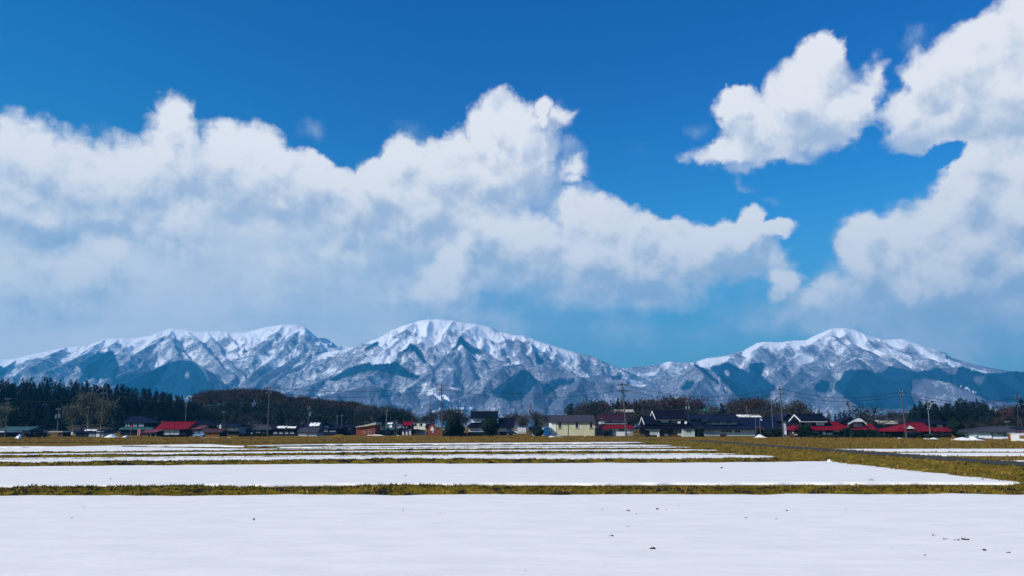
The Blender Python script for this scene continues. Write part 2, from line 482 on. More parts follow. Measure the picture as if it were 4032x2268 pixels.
SPURS = {
 'left': [(ZA(p), a, b) for p, a, b in [
   ([(110, 352), (60, 420), (0, 470)], 6600, 5900), ([(480, 268), (380, 330), (250, 420)], 6600, 5600),
   ([(760, 205), (640, 300), (480, 395), (330, 450)], 6600, 5400), ([(850, 205), (800, 270), (740, 330), (640, 430)], 6600, 5500),
   ([(1235, 140), (1180, 190), (1030, 300), (880, 385), (840, 440)], 6600, 5400), ([(1235, 150), (1210, 250), (1040, 380), (880, 480), (760, 530)], 6500, 5000),
   ([(1240, 150), (1300, 270), (1420, 380), (1520, 480), (1560, 560)], 6550, 5100), ([(1350, 145), (1480, 260), (1600, 400), (1680, 490)], 6600, 5300),
   ([(1240, 190), (1290, 330), (1390, 365), (1480, 460), (1540, 560)], 6300, 4800), ([(1290, 330), (1150, 420), (980, 480), (800, 560)], 5900, 4700),
   ([(1500, 157), (1600, 290), (1700, 420), (1770, 490)], 6600, 5300), ([(1640, 160), (1700, 260), (1760, 350)], 6600, 5900), ([(1800, 157), (1810, 260), (1800, 330)], 6600, 6000),
   ([(2190, 122), (2080, 230), (1980, 330), (1870, 420), (1790, 500)], 6550, 5200), ([(2050, 105), (1960, 200), (1900, 290)], 6600, 6000),
   ([(2200, 125), (2230, 220), (2170, 300), (2050, 390), (1900, 490), (1800, 560)], 6500, 4900), ([(2300, 187), (2290, 270), (2240, 330)], 6600, 6100),
   ([(2480, 258), (2380, 300), (2250, 360), (2100, 440), (1960, 530)], 6550, 5000), ([(2560, 270), (2480, 350), (2390, 440), (2300, 520)], 6500, 5300)]],
 'middle': [(ZB(p), a, b) for p, a, b in [
   ([(400, 187), (250, 300), (150, 375), (0, 490), (-120, 540)], 6000, 4700), ([(200, 266), (130, 320), (40, 380)], 6000, 5500),
   ([(610, 92), (625, 140), (590, 225), (500, 330), (430, 400), (300, 480)], 6000, 4600), ([(590, 228), (660, 330), (730, 430), (760, 520)], 5600, 4700), ([(600, 92), (500, 180), (420, 260), (330, 360)], 5950, 5300),
   ([(720, 75), (700, 170), (650, 240)], 5950, 5500), ([(890, 80), (850, 170), (790, 250)], 5950, 5450),
   ([(1060, 102), (965, 178), (900, 262), (820, 330), (750, 420), (660, 520), (560, 600)], 6000, 4400), ([(965, 180), (1060, 280), (1150, 345), (1290, 390), (1400, 390)], 5750, 4800), ([(940, 210), (960, 330), (1020, 430), (1070, 540)], 5600, 4600),
   ([(900, 262), (890, 380), (900, 500), (880, 600)], 5500, 4300), ([(1240, 162), (1250, 240), (1230, 320)], 6000, 5400), ([(1330, 182), (1380, 280), (1440, 380)], 6000, 5200), ([(1400, 187), (1470, 300), (1510, 400)], 6000, 5200),
   ([(1640, 275), (1610, 360), (1600, 430)], 6000, 5300), ([(1800, 317), (1790, 400), (1850, 470)], 6000, 5300), ([(1980, 378), (1950, 440), (1900, 500)], 6000, 5400), ([(2200, 468), (2150, 520), (2080, 590)], 5950, 5200),
   ([(1400, 390), (1560, 415), (1700, 460), (1850, 490), (2050, 480), (2200, 560)], 4800, 4200), ([(1400, 390), (1260, 410), (1150, 500), (1080, 600)], 4800, 4100), ([(1400, 400), (1480, 500), (1500, 600), (1480, 680)], 4700, 3700),
   ([(1395, 430), (1330, 520), (1230, 620)], 4500, 3800), ([(560, 600), (300, 540), (100, 600), (-100, 620)], 4400, 3900), ([(1080, 600), (900, 640), (700, 660)], 4100, 3700), ([(1850, 490), (1800, 580), (1700, 660)], 4300, 3700), ([(2200, 560), (2300, 620), (2450, 680)], 4200, 3700)]],
 'right': [(ZC(p), a, b) for p, a, b in [
   ([(700, 230), (640, 320), (580, 420)], 6300, 5600), ([(690, 280), (760, 380), (790, 440)], 6100, 5600), ([(540, 297), (450, 360), (380, 420)], 6300, 5700), ([(860, 228), (830, 330), (800, 400)], 6300, 5700),
   ([(1180, 150), (1060, 235), (950, 320), (820, 410), (700, 480)], 6250, 5100), ([(1195, 180), (1150, 280), (1010, 400), (900, 490), (820, 580)], 6100, 4700), ([(1200, 182), (1290, 260), (1345, 330), (1240, 410), (1080, 520), (900, 600)], 6100, 4400),
   ([(1345, 335), (1470, 365), (1620, 420), (1760, 440)], 5400, 4800), ([(1340, 345), (1400, 420), (1330, 520), (1250, 620)], 5200, 4200), ([(1260, 130), (1330, 220), (1420, 300), (1500, 380)], 6250, 5500),
   ([(1400, 165), (1500, 260), (1620, 350), (1700, 410)], 6250, 5400), ([(1560, 217), (1650, 300), (1740, 380), (1780, 430)], 6300, 5500), ([(1750, 228), (1730, 300), (1760, 370)], 6300, 5700), ([(1900, 310), (1860, 400), (1820, 470)], 6300, 5500), ([(2000, 330), (2050, 410), (2070, 500)], 6250, 5400), ([(2200, 395), (2180, 460), (2250, 560)], 6250, 5300), ([(2450, 445), (2420, 520), (2500, 620)], 6250, 5200),
   ([(-200, 560), (0, 500), (100, 430), (190, 388), (260, 430), (400, 520), (600, 560), (800, 575)], 5200, 4700), ([(190, 390), (210, 480), (180, 560), (120, 640)], 4950, 4000), ([(400, 520), (420, 600), (400, 680)], 4850, 4100),
   ([(1250, 620), (1500, 560), (1800, 470), (1950, 425), (2120, 410), (2350, 460), (2600, 440), (3000, 420)], 4400, 4800), ([(1780, 470), (1760, 560), (1700, 680)], 4550, 3700), ([(1760, 600), (1850, 500), (2000, 525), (2200, 600), (2350, 680)], 4200, 3500), ([(2350, 465), (2360, 560), (2420, 660)], 4700, 3800), ([(1500, 560), (1480, 640), (1400, 720)], 4450, 3700)]],
}
CONIFER = [ZA(p) for p in [
   [(800, 525), (960, 470), (1100, 440), (1190, 395), (1290, 362), (1390, 372), (1460, 430), (1490, 490), (1560, 560), (1500, 640), (1200, 640), (900, 600)],
   [(560, 400), (700, 315), (820, 295), (860, 400), (840, 500), (620, 500)], [(2440, 470), (2576, 400), (2700, 380), (2650, 450), (2480, 500), (2370, 520)], [(0, 400), (60, 430), (20, 480), (-100, 470)]]]
CONIFER += [ZB(p) for p in [
   [(1390, 428), (1440, 445), (1480, 490), (1495, 520), (1440, 600), (1380, 650), (1320, 665), (1200, 630), (1150, 600), (1250, 530), (1330, 470)],
   [(0, 500), (130, 425), (330, 400), (480, 380), (560, 440), (655, 480), (640, 505), (560, 495), (480, 470), (330, 440), (180, 455), (60, 500)],
   [(1480, 300), (1500, 305), (1520, 350), (1550, 340), (1555, 380), (1500, 405)], [(940, 180), (1000, 240), (1100, 300), (1130, 325), (1030, 320), (950, 250), (900, 300), (880, 310)], [(580, 230), (660, 300), (710, 400), (680, 390), (600, 290), (520, 330)],
   [(2000, 490), (2080, 470), (2130, 490), (2060, 520)], [(1560, 520), (1700, 500), (1790, 490), (1760, 540), (1640, 560), (1580, 620), (1540, 590)], [(240, 290), (330, 235), (400, 190), (340, 260), (260, 310)], [(1630, 285), (1660, 290), (1640, 312)]]]
CONIFER += [ZC(p) for p in [
   [(280, 410), (330, 392), (440, 385), (560, 445), (590, 455), (580, 390), (690, 378), (705, 420), (660, 480), (800, 558), (720, 640), (560, 680), (480, 610), (380, 500)],
   [(1180, 560), (1260, 500), (1265, 455), (1330, 432), (1440, 440), (1560, 452), (1600, 405), (1800, 455), (1900, 430), (1950, 415), (2010, 460), (2070, 470), (2120, 400), (2300, 472), (2480, 450), (2700, 430), (2900, 700), (2300, 660), (2200, 600), (2000, 525), (1850, 500), (1770, 510), (1760, 620), (1800, 720), (1400, 720), (1320, 660)],
   [(80, 560), (140, 515), (195, 520), (160, 570), (100, 590)], [(160, 390), (200, 385), (280, 440), (350, 520), (420, 580), (300, 500), (230, 430)], [(940, 510), (1010, 480), (960, 530)], [(1060, 540), (1120, 505), (1180, 530), (1150, 600), (1060, 590)]]]
BARE = [ZC([(395, 430), (430, 430), (450, 455), (430, 490), (410, 470)]), ZC([(2200, 480), (2300, 500), (2290, 540), (2200, 520)]), ZA([(1340, 440), (1370, 440), (1375, 500), (1335, 500)])]
CLEAR = [[(1706, 1551), (1716, 1551), (1738, 1572), (1748, 1580), (1738, 1582), (1724, 1572)], [(1725, 1553), (1760, 1560), (1775, 1577), (1765, 1580), (1750, 1570), (1730, 1558)], [(1695, 1622), (1730, 1608), (1790, 1605), (1870, 1604), (1876, 1609), (1780, 1611), (1720, 1624)], [(1806, 1522), (1816, 1535), (1798, 1538), (1770, 1525)], [(1660, 1600), (1672, 1598), (1668, 1605)], [(720, 1566), (765, 1557), (762, 1563), (735, 1570)],
         [(3777, 1518), (3800, 1523), (3845, 1544), (3840, 1548), (3800, 1530)], [(1802, 1576), (1812, 1578), (1804, 1582)], [(1795, 1524), (1818, 1527), (1800, 1540)]]

def in_poly(u, v, poly):
    inside = np.zeros(u.shape, bool)
    n = len(poly)
    for i in range(n):
        x0, y0 = poly[i]; x1, y1 = poly[(i + 1) % n]
        c = (y0 > v) != (y1 > v)
        with np.errstate(divide='ignore', invalid='ignore'):
            inside ^= c & (u < (x1 - x0) * (v - y0) / (y1 - y0) + x0)
    return inside

def ridge_height(X, Y, lines, k, fall):
    best = np.full(X.shape, -1e9); dist = np.zeros(X.shape)
    for ln in lines:
        for p, q in zip(ln[:-1], ln[1:]):
            ex, ey = q.x - p.x, q.y - p.y
            L2 = ex * ex + ey * ey + 1e-6
            t = np.clip(((X - p.x) * ex + (Y - p.y) * ey) / L2, 0, 1)
            d = np.hypot(X - p.x - t * ex, Y - p.y - t * ey)
            h = p.z + t * (q.z - p.z) - k * d - 0.22 * fall * (1 - np.exp(-d / fall))
            m = h > best
            best = np.where(m, h, best); dist = np.where(m, d, dist)
    return best, dist

def mountain_material():
    m = bpy.data.materials.new('mountain_side'); m.use_nodes = True
    N = NT(m.node_tree); b = N.n['Principled BSDF']
    b.inputs['Roughness'].default_value = 0.95; b.inputs['Specular IOR Level'].default_value = 0.0
    geo = N.new('ShaderNodeNewGeometry')
    P = geo.outputs['Position']
    s = N.new('ShaderNodeSeparateXYZ'); N.l.new(P, s.inputs[0])
    def attr(n):
        a = N.new('ShaderNodeAttribute', attribute_name=n); return a.outputs['Fac']
    con, bare_snow, dist, crest = attr('conifer'), attr('clearing'), attr('ridge_distance'), attr('crest_distance'); gully = attr('gully')
    fine = N.noise(N.vmath('MULTIPLY', P, (1, 0.45, 0.8)), 0.085, 4.0, 0.75)         # single trees and gaps
    mid = N.noise(P, 0.012, 4.0, 0.6)
    big = N.noise(P, 0.0028, 3.0, 0.5)
    # snow cover of the leafless woods: thin low down, closed on the tops and in the gullies
    alt = N.ramp(s.outputs[2], 150.0, 720.0, 0.06, 1.0, smooth=False)
    cover = N.math('ADD', N.math('MULTIPLY', alt, 1.15), N.math('MULTIPLY', N.math('SUBTRACT', mid, 0.5), 1.5))
    cover = N.math('ADD', cover, N.math('MULTIPLY', N.math('SUBTRACT', big, 0.5), 1.0))
    cover = N.math('ADD', cover, N.math('MULTIPLY', N.math('SUBTRACT', N.ramp(dist, 0.0, 130.0), 0.65), 0.45))
    cover = N.math('ADD', cover, N.math('MULTIPLY', N.math('MULTIPLY', N.ramp(crest, 20.0, 260.0, 1.0, 0.0), N.ramp(s.outputs[2], 420.0, 640.0)), 0.75))
    cover = N.math('ADD', cover, N.math('MULTIPLY', N.math('SUBTRACT', 0.62, gully), 1.6))
    open_ = N.ramp(cover, 0.66, 1.15)
    f = N.math('ADD', N.math('MULTIPLY', N.math('SUBTRACT', fine, 0.5), 2.4), N.math('ADD', N.math('MULTIPLY', cover, 0.58), N.math('MULTIPLY', open_, 0.58)))
    f = N.math('SUBTRACT', f, 0.08, clamp=True)
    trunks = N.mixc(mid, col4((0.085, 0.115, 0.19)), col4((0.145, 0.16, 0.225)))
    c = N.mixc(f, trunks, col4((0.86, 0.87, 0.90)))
    cedar = N.mixc(fine, col4((0.004, 0.016, 0.055)), col4((0.018, 0.070, 0.135)))  # blue of the distant haze and lighter sunlit sides put into the tree colour
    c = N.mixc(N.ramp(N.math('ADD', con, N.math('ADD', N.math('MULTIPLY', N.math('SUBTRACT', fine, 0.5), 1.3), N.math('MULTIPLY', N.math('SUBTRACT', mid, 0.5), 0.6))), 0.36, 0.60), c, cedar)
    c = N.mixc(N.ramp(N.math('ADD', bare_snow, N.math('MULTIPLY', N.math('SUBTRACT', fine, 0.5), 0.6)), 0.4, 0.6), c, col4((0.88, 0.89, 0.92)))
    N.l.new(c, b.inputs['Base Color'])
    bp = N.new('ShaderNodeBump'); bp.inputs['Distance'].default_value = 9.0; bp.inputs['Strength'].default_value = 0.6
    N.l.new(fine, bp.inputs['Height']); N.l.new(bp.outputs[0], b.inputs['Normal'])
    return m
M_MOUNTAIN = mountain_material()

def build_mountain(key, u0, u1, Yn, Yf, label):
    lines = CRESTS[key] + [ridge(p, a, b) for p, a, b in SPURS[key]]
    nu = int((u1 - u0) / 3.6); nv = 190
    uu = np.linspace(u0, u1, nu)[:, None] * np.ones((1, nv))
    yy = np.ones((nu, 1)) * (Yn + (Yf - Yn) * np.linspace(0, 1, nv)[None, :])
    X = (uu - 2016) / F * yy * 1.03; Y = yy.copy()
    wx = (fbm(X / 330, Y / 330, 3, 5) - 0.5) * 190
    wy = (fbm(X / 330, Y / 330, 3, 9) - 0.5) * 190
    h0, d0 = ridge_height(X, Y, CRESTS[key], 0.36, 300)
    att = np.clip(d0 / 260, 0, 1)
    hs, ds = ridge_height(X + wx * att * 0.5, Y + wy * att * 0.5, lines[1:], 0.52, 160)
    h = np.maximum(h0 - 30 * att, hs)
    dist = np.where(h0 - 30 * att > hs, d0, ds)
    rug = np.clip(np.minimum(d0, ds * 1.6) / 170, 0, 1)
    side = fbm((X + wx) / 150, (Y + wy) / 330, 4, 21, 0.5, True)
    small = fbm(X / 60, Y / 60, 3, 33, 0.5, True)
    h = h + rug * ((side - 0.62) * 100 + (small - 0.6) * 30) + (fbm(X / 22, Y / 22, 2, 44) - 0.5) * 9
    low = np.clip((h - 5) / 60, 0, 1)
    h = np.where(h < 5, 5 + (h - 5) * 0.05, h)
    front = np.clip((Y - Yn) / 500, 0, 1)
    h = np.minimum(h, 2 + front * 1200)
    h = np.maximum(h, -8.0)
    u, v = pix(X, Y, h)
    wob = (fbm(X / 45, Y / 45, 3, 61) - 0.5) * 14
    con = np.zeros(X.shape)
    for p in CONIFER: con[in_poly(u + wob, v + wob * 0.6, p)] = 1
    for p in BARE: con[in_poly(u + wob * .5, v, p)] = 0
    clr = np.zeros(X.shape)
    for p in CLEAR: clr[in_poly(u + wob * 0.4, v, p)] = 1
    con[clr > 0] = 0
    for _ in range(5):
        con[1:-1, 1:-1] = (con[1:-1, 1:-1] * 2 + con[:-2, 1:-1] + con[2:, 1:-1] + con[1:-1, :-2] + con[1:-1, 2:]) / 6
    V = np.stack([X, Y, h], -1).reshape(-1, 3)
    # skirt to the ground behind the crest is part of the grid itself (it runs on past the crest)
    o = grid_mesh('mountain', V, nu, nv, M_MOUNTAIN, True, {'conifer': con, 'clearing': clr, 'ridge_distance': dist, 'crest_distance': d0, 'gully': side})
    return tag(o, label, 'mountain', kind='structure')

build_mountain('left', -700, 1750, 4300, 7600, 'long snow-dusted mountain ridge on the left behind the dark cedar wood')
build_mountain('middle', 900, 2900, 3300, 7000, 'broad white-topped mountain behind the middle of the village')
build_mountain('right', 2250, 4900, 3200, 7300, 'snowy peak on the right with dark cedar slopes at its foot')

# ================================================================== haze (the air between here and the mountains)
def haze():
    mb = MB().box(-9000, 9000, -400, 8200, -12, 1120)
    m = bpy.data.materials.new('haze_air'); m.use_nodes = True
    N = NT(m.node_tree); N.n.clear()
    pv = N.new('ShaderNodeVolumePrincipled')
    pv.inputs['Color'].default_value = (0.06, 0.55, 1.0, 1)
    pv.inputs['Density'].default_value = 0.000095
    pv.inputs['Anisotropy'].default_value = 0.1
    out = N.new('ShaderNodeOutputMaterial')
    N.l.new(pv.outputs[0], out.inputs['Volume'])
    tag(mb.build('haze', m), 'thin blue haze in the air towards the mountains', 'haze', kind='stuff')
haze()
# ================================================================== ground, snow fields, dikes, farm road
rnd = random.Random(7)
VILLAGE_Z = 0.4

def grass_material(name, c1, c2, c3, dark=(0.012, 0.012, 0.006), scale=1.2, dark_amt=0.40, bump=0.05):
    m = bpy.data.materials.new(name); m.use_nodes = True
    N = NT(m.node_tree); b = N.n['Principled BSDF']
    b.inputs['Roughness'].default_value = 0.95; b.inputs['Specular IOR Level'].default_value = 0.05
    P = N.new('ShaderNodeNewGeometry').outputs['Position']
    a = N.noise(P, scale * 0.25, 4.0, 0.6); bb = N.noise(P, scale * 2.2, 5.0, 0.65); d = N.noise(P, scale * 0.9, 5.0, 0.65)
    c = N.mixc(N.ramp(a, 0.36, 0.64), col4(c1), col4(c2))
    c = N.mixc(N.ramp(bb, 0.45, 0.72), c, col4(c3))
    c = N.mixc(N.ramp(d, dark_amt - 0.07, dark_amt + 0.03, 1.0, 0.0), c, col4(dark))
    N.l.new(c, b.inputs['Base Color'])
    bp = N.new('ShaderNodeBump'); bp.inputs['Distance'].default_value = bump; bp.inputs['Strength'].default_value = 1.0
    N.l.new(bb, bp.inputs['Height']); N.l.new(bp.outputs[0], b.inputs['Normal'])
    return m
M_DRY = grass_material('dry_grass_ground', (0.185, 0.100, 0.008), (0.115, 0.064, 0.007), (0.30, 0.175, 0.02), scale=0.5, dark_amt=0.39)
M_DIKE = grass_material('dike_grass', (0.170, 0.118, 0.008), (0.098, 0.080, 0.007), (0.29, 0.195, 0.020), dark=(0.008, 0.009, 0.014), scale=0.9, dark_amt=0.475)
M_BANK = grass_material('bank_grass', (0.165, 0.104, 0.009), (0.088, 0.080, 0.008), (0.26, 0.165, 0.022), scale=0.8, dark_amt=0.40)
M_SOIL = M_DRY

def snow_material():
    m = bpy.data.materials.new('old_snow'); m.use_nodes = True
    N = NT(m.node_tree); b = N.n['Principled BSDF']
    b.inputs['Roughness'].default_value = 0.75; b.inputs['Specular IOR Level'].default_value = 0.15
    P = N.new('ShaderNodeNewGeometry').outputs['Position']
    a = N.noise(N.vmath('MULTIPLY', P, (0.5, 1.3, 1)), 0.8, 5.0, 0.6); f = N.noise(P, 9.0, 5.0, 0.7)
    c = N.mixc(N.ramp(a, 0.3, 0.7), col4((0.86, 0.83, 0.765)), col4((0.93, 0.895, 0.82)))
    c = N.mixc(N.ramp(f, 0.68, 0.80, 0.0, 0.10), c, col4((0.45, 0.43, 0.38)))
    N.l.new(c, b.inputs['Base Color'])
    h = N.math('ADD', N.math('MULTIPLY', a, 0.055), N.math('MULTIPLY', f, 0.006))
    bp = N.new('ShaderNodeBump'); bp.inputs['Distance'].default_value = 1.0; bp.inputs['Strength'].default_value = 0.8
    N.l.new(h, bp.inputs['Height']); N.l.new(bp.outputs[0], b.inputs['Normal'])
    return m
M_SNOW = snow_material()

# the base sheet: flat paddies, a low rise to the village, level again to the foot of the mountains
ys = np.r_[np.linspace(-60, 150, 15), np.linspace(155, 330, 120), np.linspace(345, 1200, 30), np.linspace(1300, 9000, 24)]
xs = np.r_[np.linspace(-9000, -420, 20), np.linspace(-400, 400, 321), np.linspace(420, 9000, 20)]
GX, GY = np.meshgrid(xs, ys, indexing='ij')
def base_z(X, Y):
    t = np.clip((np.asarray(Y, float) - 172) / 14, 0, 1)
    return VILLAGE_Z * t * t * (3 - 2 * t) - 0.12 * (1 - t)
bumps = (fbm(GX / 3.5, GY / 7.0, 4, 3) - 0.5) * 0.55 * np.clip((GY - 150) / 20, 0, 1) * np.clip((1200 - GY) / 400, 0, 1)
bumps = np.where((GY > 203), bumps * 0.25, bumps)
g = grid_mesh('ground', np.stack([GX, GY, base_z(GX, GY) + bumps - 0.03], -1).reshape(-1, 3), len(xs), len(ys), M_DRY)
tag(g, kind='structure')

# ---- snow fields: near and far edge given by photo pixels, laid as thin domed sheets on the paddies
def edge(pts, z):
    W_ = [on_ground(u, v, z) for u, v in pts]
    x = np.array([p.x for p in W_]); y = np.array([p.y for p in W_])
    return lambda q: np.interp(q, x, y)
def snow_field(near, far, x0, x1, z=0.06, seed=1, jag=0.5, step=0.35, rows=16, taper=None, tl=0.0, tr=0.0):
    """sheet between two edge curves (functions of x); tapers to a point over tl / tr metres at its ends"""
    q = np.arange(x0, x1 + step, step)
    yn, yf = near(q), far(q)
    yn = yn + (fbm(q / 1.6, q * 0 + seed, 4, seed) - 0.5) * 2 * jag
    yf = yf + (fbm(q / 1.6, q * 0 + seed + 9, 4, seed + 4) - 0.5) * 2 * jag
    mid = (yn + yf) / 2
    k = np.ones_like(q)
    if tl: k = np.minimum(k, np.clip((q - x0) / tl, 0, 1) ** 0.6)
    if tr: k = np.minimum(k, np.clip((x1 - q) / tr, 0, 1) ** 0.6)
    gap = np.maximum(yf - yn, 0.02) * k
    yn, yf = mid - gap / 2, mid + gap / 2
    t = np.r_[0, 0.0, np.linspace(0.01, 0.99, rows), 1, 1.0]
    Y = yn[:, None] + (yf - yn)[:, None] * t[None, :]
    X = q[:, None] * np.ones_like(Y)
    Z = z + (fbm(X / 2.5, Y / 1.2, 4, seed + 20) - 0.5) * 0.05
    edge_drop = np.minimum(np.minimum(t, 1 - t)[None, :] * (yf - yn)[:, None] / 0.35, 1)
    Z = Z * 1.0 - 0.05 * (1 - edge_drop)
    Z[:, 0] = -0.1; Z[:, -1] = -0.1
    o = grid_mesh('snow_field', np.stack([X, Y, Z], -1).reshape(-1, 3), len(q), len(t), M_SNOW)
    return tag(o, kind='structure')

ROAD_X0, ROAD_X1 = 31.2, 34.6
FL = 27.6                         # snow ends at the foot of the road bank
def E(*pts, z=0.05): return edge(pts, z)
# far edge of one field and near edge of the next leave the strip where a dike stands
N1 = lambda q: q * 0 + 3.0
F1 = E((0, 1951), (1300, 1947), (2700, 1945), (4032, 1944))
N2 = E((0, 1912), (700, 1907), (1400, 1903), (2700, 1900), (4032, 1899))
F2 = E((0, 1836), (760, 1830), (1300, 1826), (2000, 1823), (2700, 1821), (3300, 1815))
N3 = E((0, 1820), (1300, 1810), (2000, 1805), (3120, 1803))
F3 = E((0, 1808.6), (1300, 1797), (2000, 1792), (3120, 1788))
N4 = E((0, 1807), (1300, 1795.5), (2000, 1790.5), (2900, 1787))
F4 = E((0, 1803.5), (1300, 1792.5), (2000, 1788), (2900, 1784.5))
N5 = E((0, 1792), (760, 1787), (1300, 1783), (2000, 1779), (2800, 1776))
F5 = E((0, 1787), (760, 1780), (1300, 1776), (2000, 1771), (2800, 1768))
N6 = E((0, 1776), (400, 1775), (1300, 1767.5), (2000, 1764), (2700, 1763))
F6 = E((0, 1765), (260, 1760), (420, 1757.5), (1000, 1767), (1300, 1765.3), (2000, 1760), (2700, 1758))
N7 = E((270, 1760), (580, 1755), (760, 1755), (1300, 1761.5), (2000, 1757.5), (2560, 1756))
F7 = E((270, 1757), (560, 1752), (830, 1748), (1000, 1760.0), (1300, 1757.8), (2000, 1753), (2560, 1750))
N8 = E((880, 1757), (1300, 1750), (1700, 1748), (2300, 1745), (2560, 1744))
F8 = E((880, 1755), (1300, 1747.6), (1700, 1745), (2300, 1741), (2560, 1738))
snow_field(N1, F1, -45, 45, seed=1, jag=0.38, rows=60, step=0.25)
snow_field(N2, F2, -75, FL + 0.4, seed=2, jag=0.5, rows=40)
snow_field(N3, F3, -90, FL - 0.6, seed=3, jag=0.25, tr=6)
snow_field(N4, F4, -95, FL - 2.0, seed=4, jag=0.35, step=0.3, tr=8)
snow_field(N5, F5, -120, FL - 1.0, seed=5, jag=0.4, tr=6)
snow_field(N6, F6, -140, FL - 1.0, seed=6, jag=0.5, tr=7)
snow_field(N7, F7, -105, FL - 1.5, seed=7, jag=0.7, tr=8, tl=14)
snow_field(N8, F8, -48, FL - 2.0, seed=8, jag=0.9, tr=10, tl=20)
# right of the road
snow_field(E((3190, 1774.5), (4300, 1774.5)), E((3190, 1767), (4300, 1766.5)), 38.6, 140, seed=11, jag=0.4, tl=5)
snow_field(E((3340, 1791), (4300, 1791)), E((3340, 1782.5), (4300, 1782)), 38.2, 130, seed=12, jag=0.3, tl=4)
snow_field(E((3800, 1825), (4300, 1826)), E((3800, 1812), (4300, 1811.5)), 38.2, 110, seed=13, jag=0.3, tl=4)
snow_field(E((3300, 1860), (4500, 1900)), E((3300, 1845), (4500, 1840)), 40.5, 90, seed=14, jag=0.3, tl=3)

# ---- dikes: turf ridges between the fields
def dike(near, far, x0, x1, h, seed, wide=0.5, step=0.22):
    q = np.arange(x0, x1, step)
    yn, yf = near(q) - wide, far(q) + wide * 0.6
    t = np.linspace(0, 1, 16)
    Y = yn[:, None] + (yf - yn)[:, None] * t
    X = q[:, None] * np.ones_like(Y)
    prof = np.clip(np.minimum(t / 0.42, (1 - t) / 0.30), 0, 1) ** 0.8
    hh = h * (0.85 + 0.5 * (fbm(q / 5.0, q * 0 + seed, 3, seed) - 0.5))
    Z = hh[:, None] * prof[None, :] + (fbm(X / 0.55, Y / 0.45, 4, seed + 3) - 0.5) * 0.20 * np.clip(prof * 2, 0, 1)[None, :] - 0.03
    Z[:, 0] = -0.12; Z[:, -1] = -0.12
    o = grid_mesh('field_dike', np.stack([X, Y, Z], -1).reshape(-1, 3), len(q), len(t), M_DIKE)
    return tag(o, kind='structure'), X, Y, Z
DIKES = [dike(F1, lambda q: F1(q) + 2.6, -48, 36, 0.36, 31, 0.35), dike(F2, lambda q: F2(q) + 2.6, -80, 30, 0.40, 32, 0.2), dike(F3, lambda q: np.minimum(F3(q) + 0.9, N4(q)), -92, 26, 0.06, 33, 0.2, 0.3),
         dike(F4, lambda q: F4(q) + 3.0, -105, 28, 0.34, 34, 0.2, 0.3), dike(F5, lambda q: F5(q) + 3.0, -125, 28, 0.26, 35, 0.2, 0.35), dike(F6, lambda q: F6(q) + 2.5, -60, 28, 0.10, 36, 0.2, 0.4), dike(F7, lambda q: F7(q) + 2.5, -42, 27, 0.10, 37, 0.2, 0.4)]

# ---- farm road on its bank, running from the right foreground to the village
M_ROAD = material('old_asphalt', (0.036, 0.034, 0.030), base2=(0.060, 0.050, 0.036), scale=1.5, rough=0.9)
qy = np.arange(30, 215, 0.4)
bend = lambda y: np.clip((y - 150) / 60, 0, 1) ** 2 * -9.0
top = lambda y: 0.62 * np.clip((205 - y) / 60, 0.55, 1)
prof_x = np.array([-4.6, -4.0, -3.2, -2.2, -1.2, -0.5, -0.02, 3.42, 3.9, 4.6, 5.4, 6.2, 6.8])
prof_z = np.array([-0.14, 0.02, 0.24, 0.55, 0.86, 0.99, 0.99, 0.99, 1.0, 0.85, 0.5, 0.1, -0.14])
XX = ROAD_X0 + prof_x[None, :] + bend(qy)[:, None] + (fbm(qy / 2.0, qy * 0 + 3, 3, 71) - 0.5)[:, None] * np.array([1.0, 1, .8, .6, .4, .2, 0, 0, .2, .4, .8, 1, 1])[None, :]
YY = qy[:, None] * np.ones_like(XX)
ZZ = prof_z[None, :] * top(qy)[:, None] + (fbm(XX / 0.7, YY / 0.7, 3, 72) - 0.5) * 0.22 * np.array([0, .6, 1, 1, 1, .5, .05, .05, .5, 1, 1, .6, 0])[None, :]
bank = grid_mesh('road_bank', np.stack([XX, YY, ZZ], -1)[:, ::-1].reshape(-1, 3), len(qy), 13, M_BANK)
tag(bank, kind='structure')
rx = np.linspace(0, 3.4, 7)
RXX = ROAD_X0 + rx[None, :] + bend(qy)[:, None] + np.where((rx == 0) | (rx == 3.4), (fbm(qy / 1.2, qy * 0 + 1, 3, 75) - 0.5)[:, None] * 0.5, 0)
RYY = qy[:, None] * np.ones_like(RXX)
RZZ = (0.99 * top(qy) + 0.035)[:, None] + 0.02 * np.sin(np.pi * rx / 3.4)[None, :]
road = grid_mesh('farm_road', np.stack([RXX, RYY, RZZ], -1)[:, ::-1].reshape(-1, 3), len(qy), 7, M_ROAD)
tag(road, kind='structure')

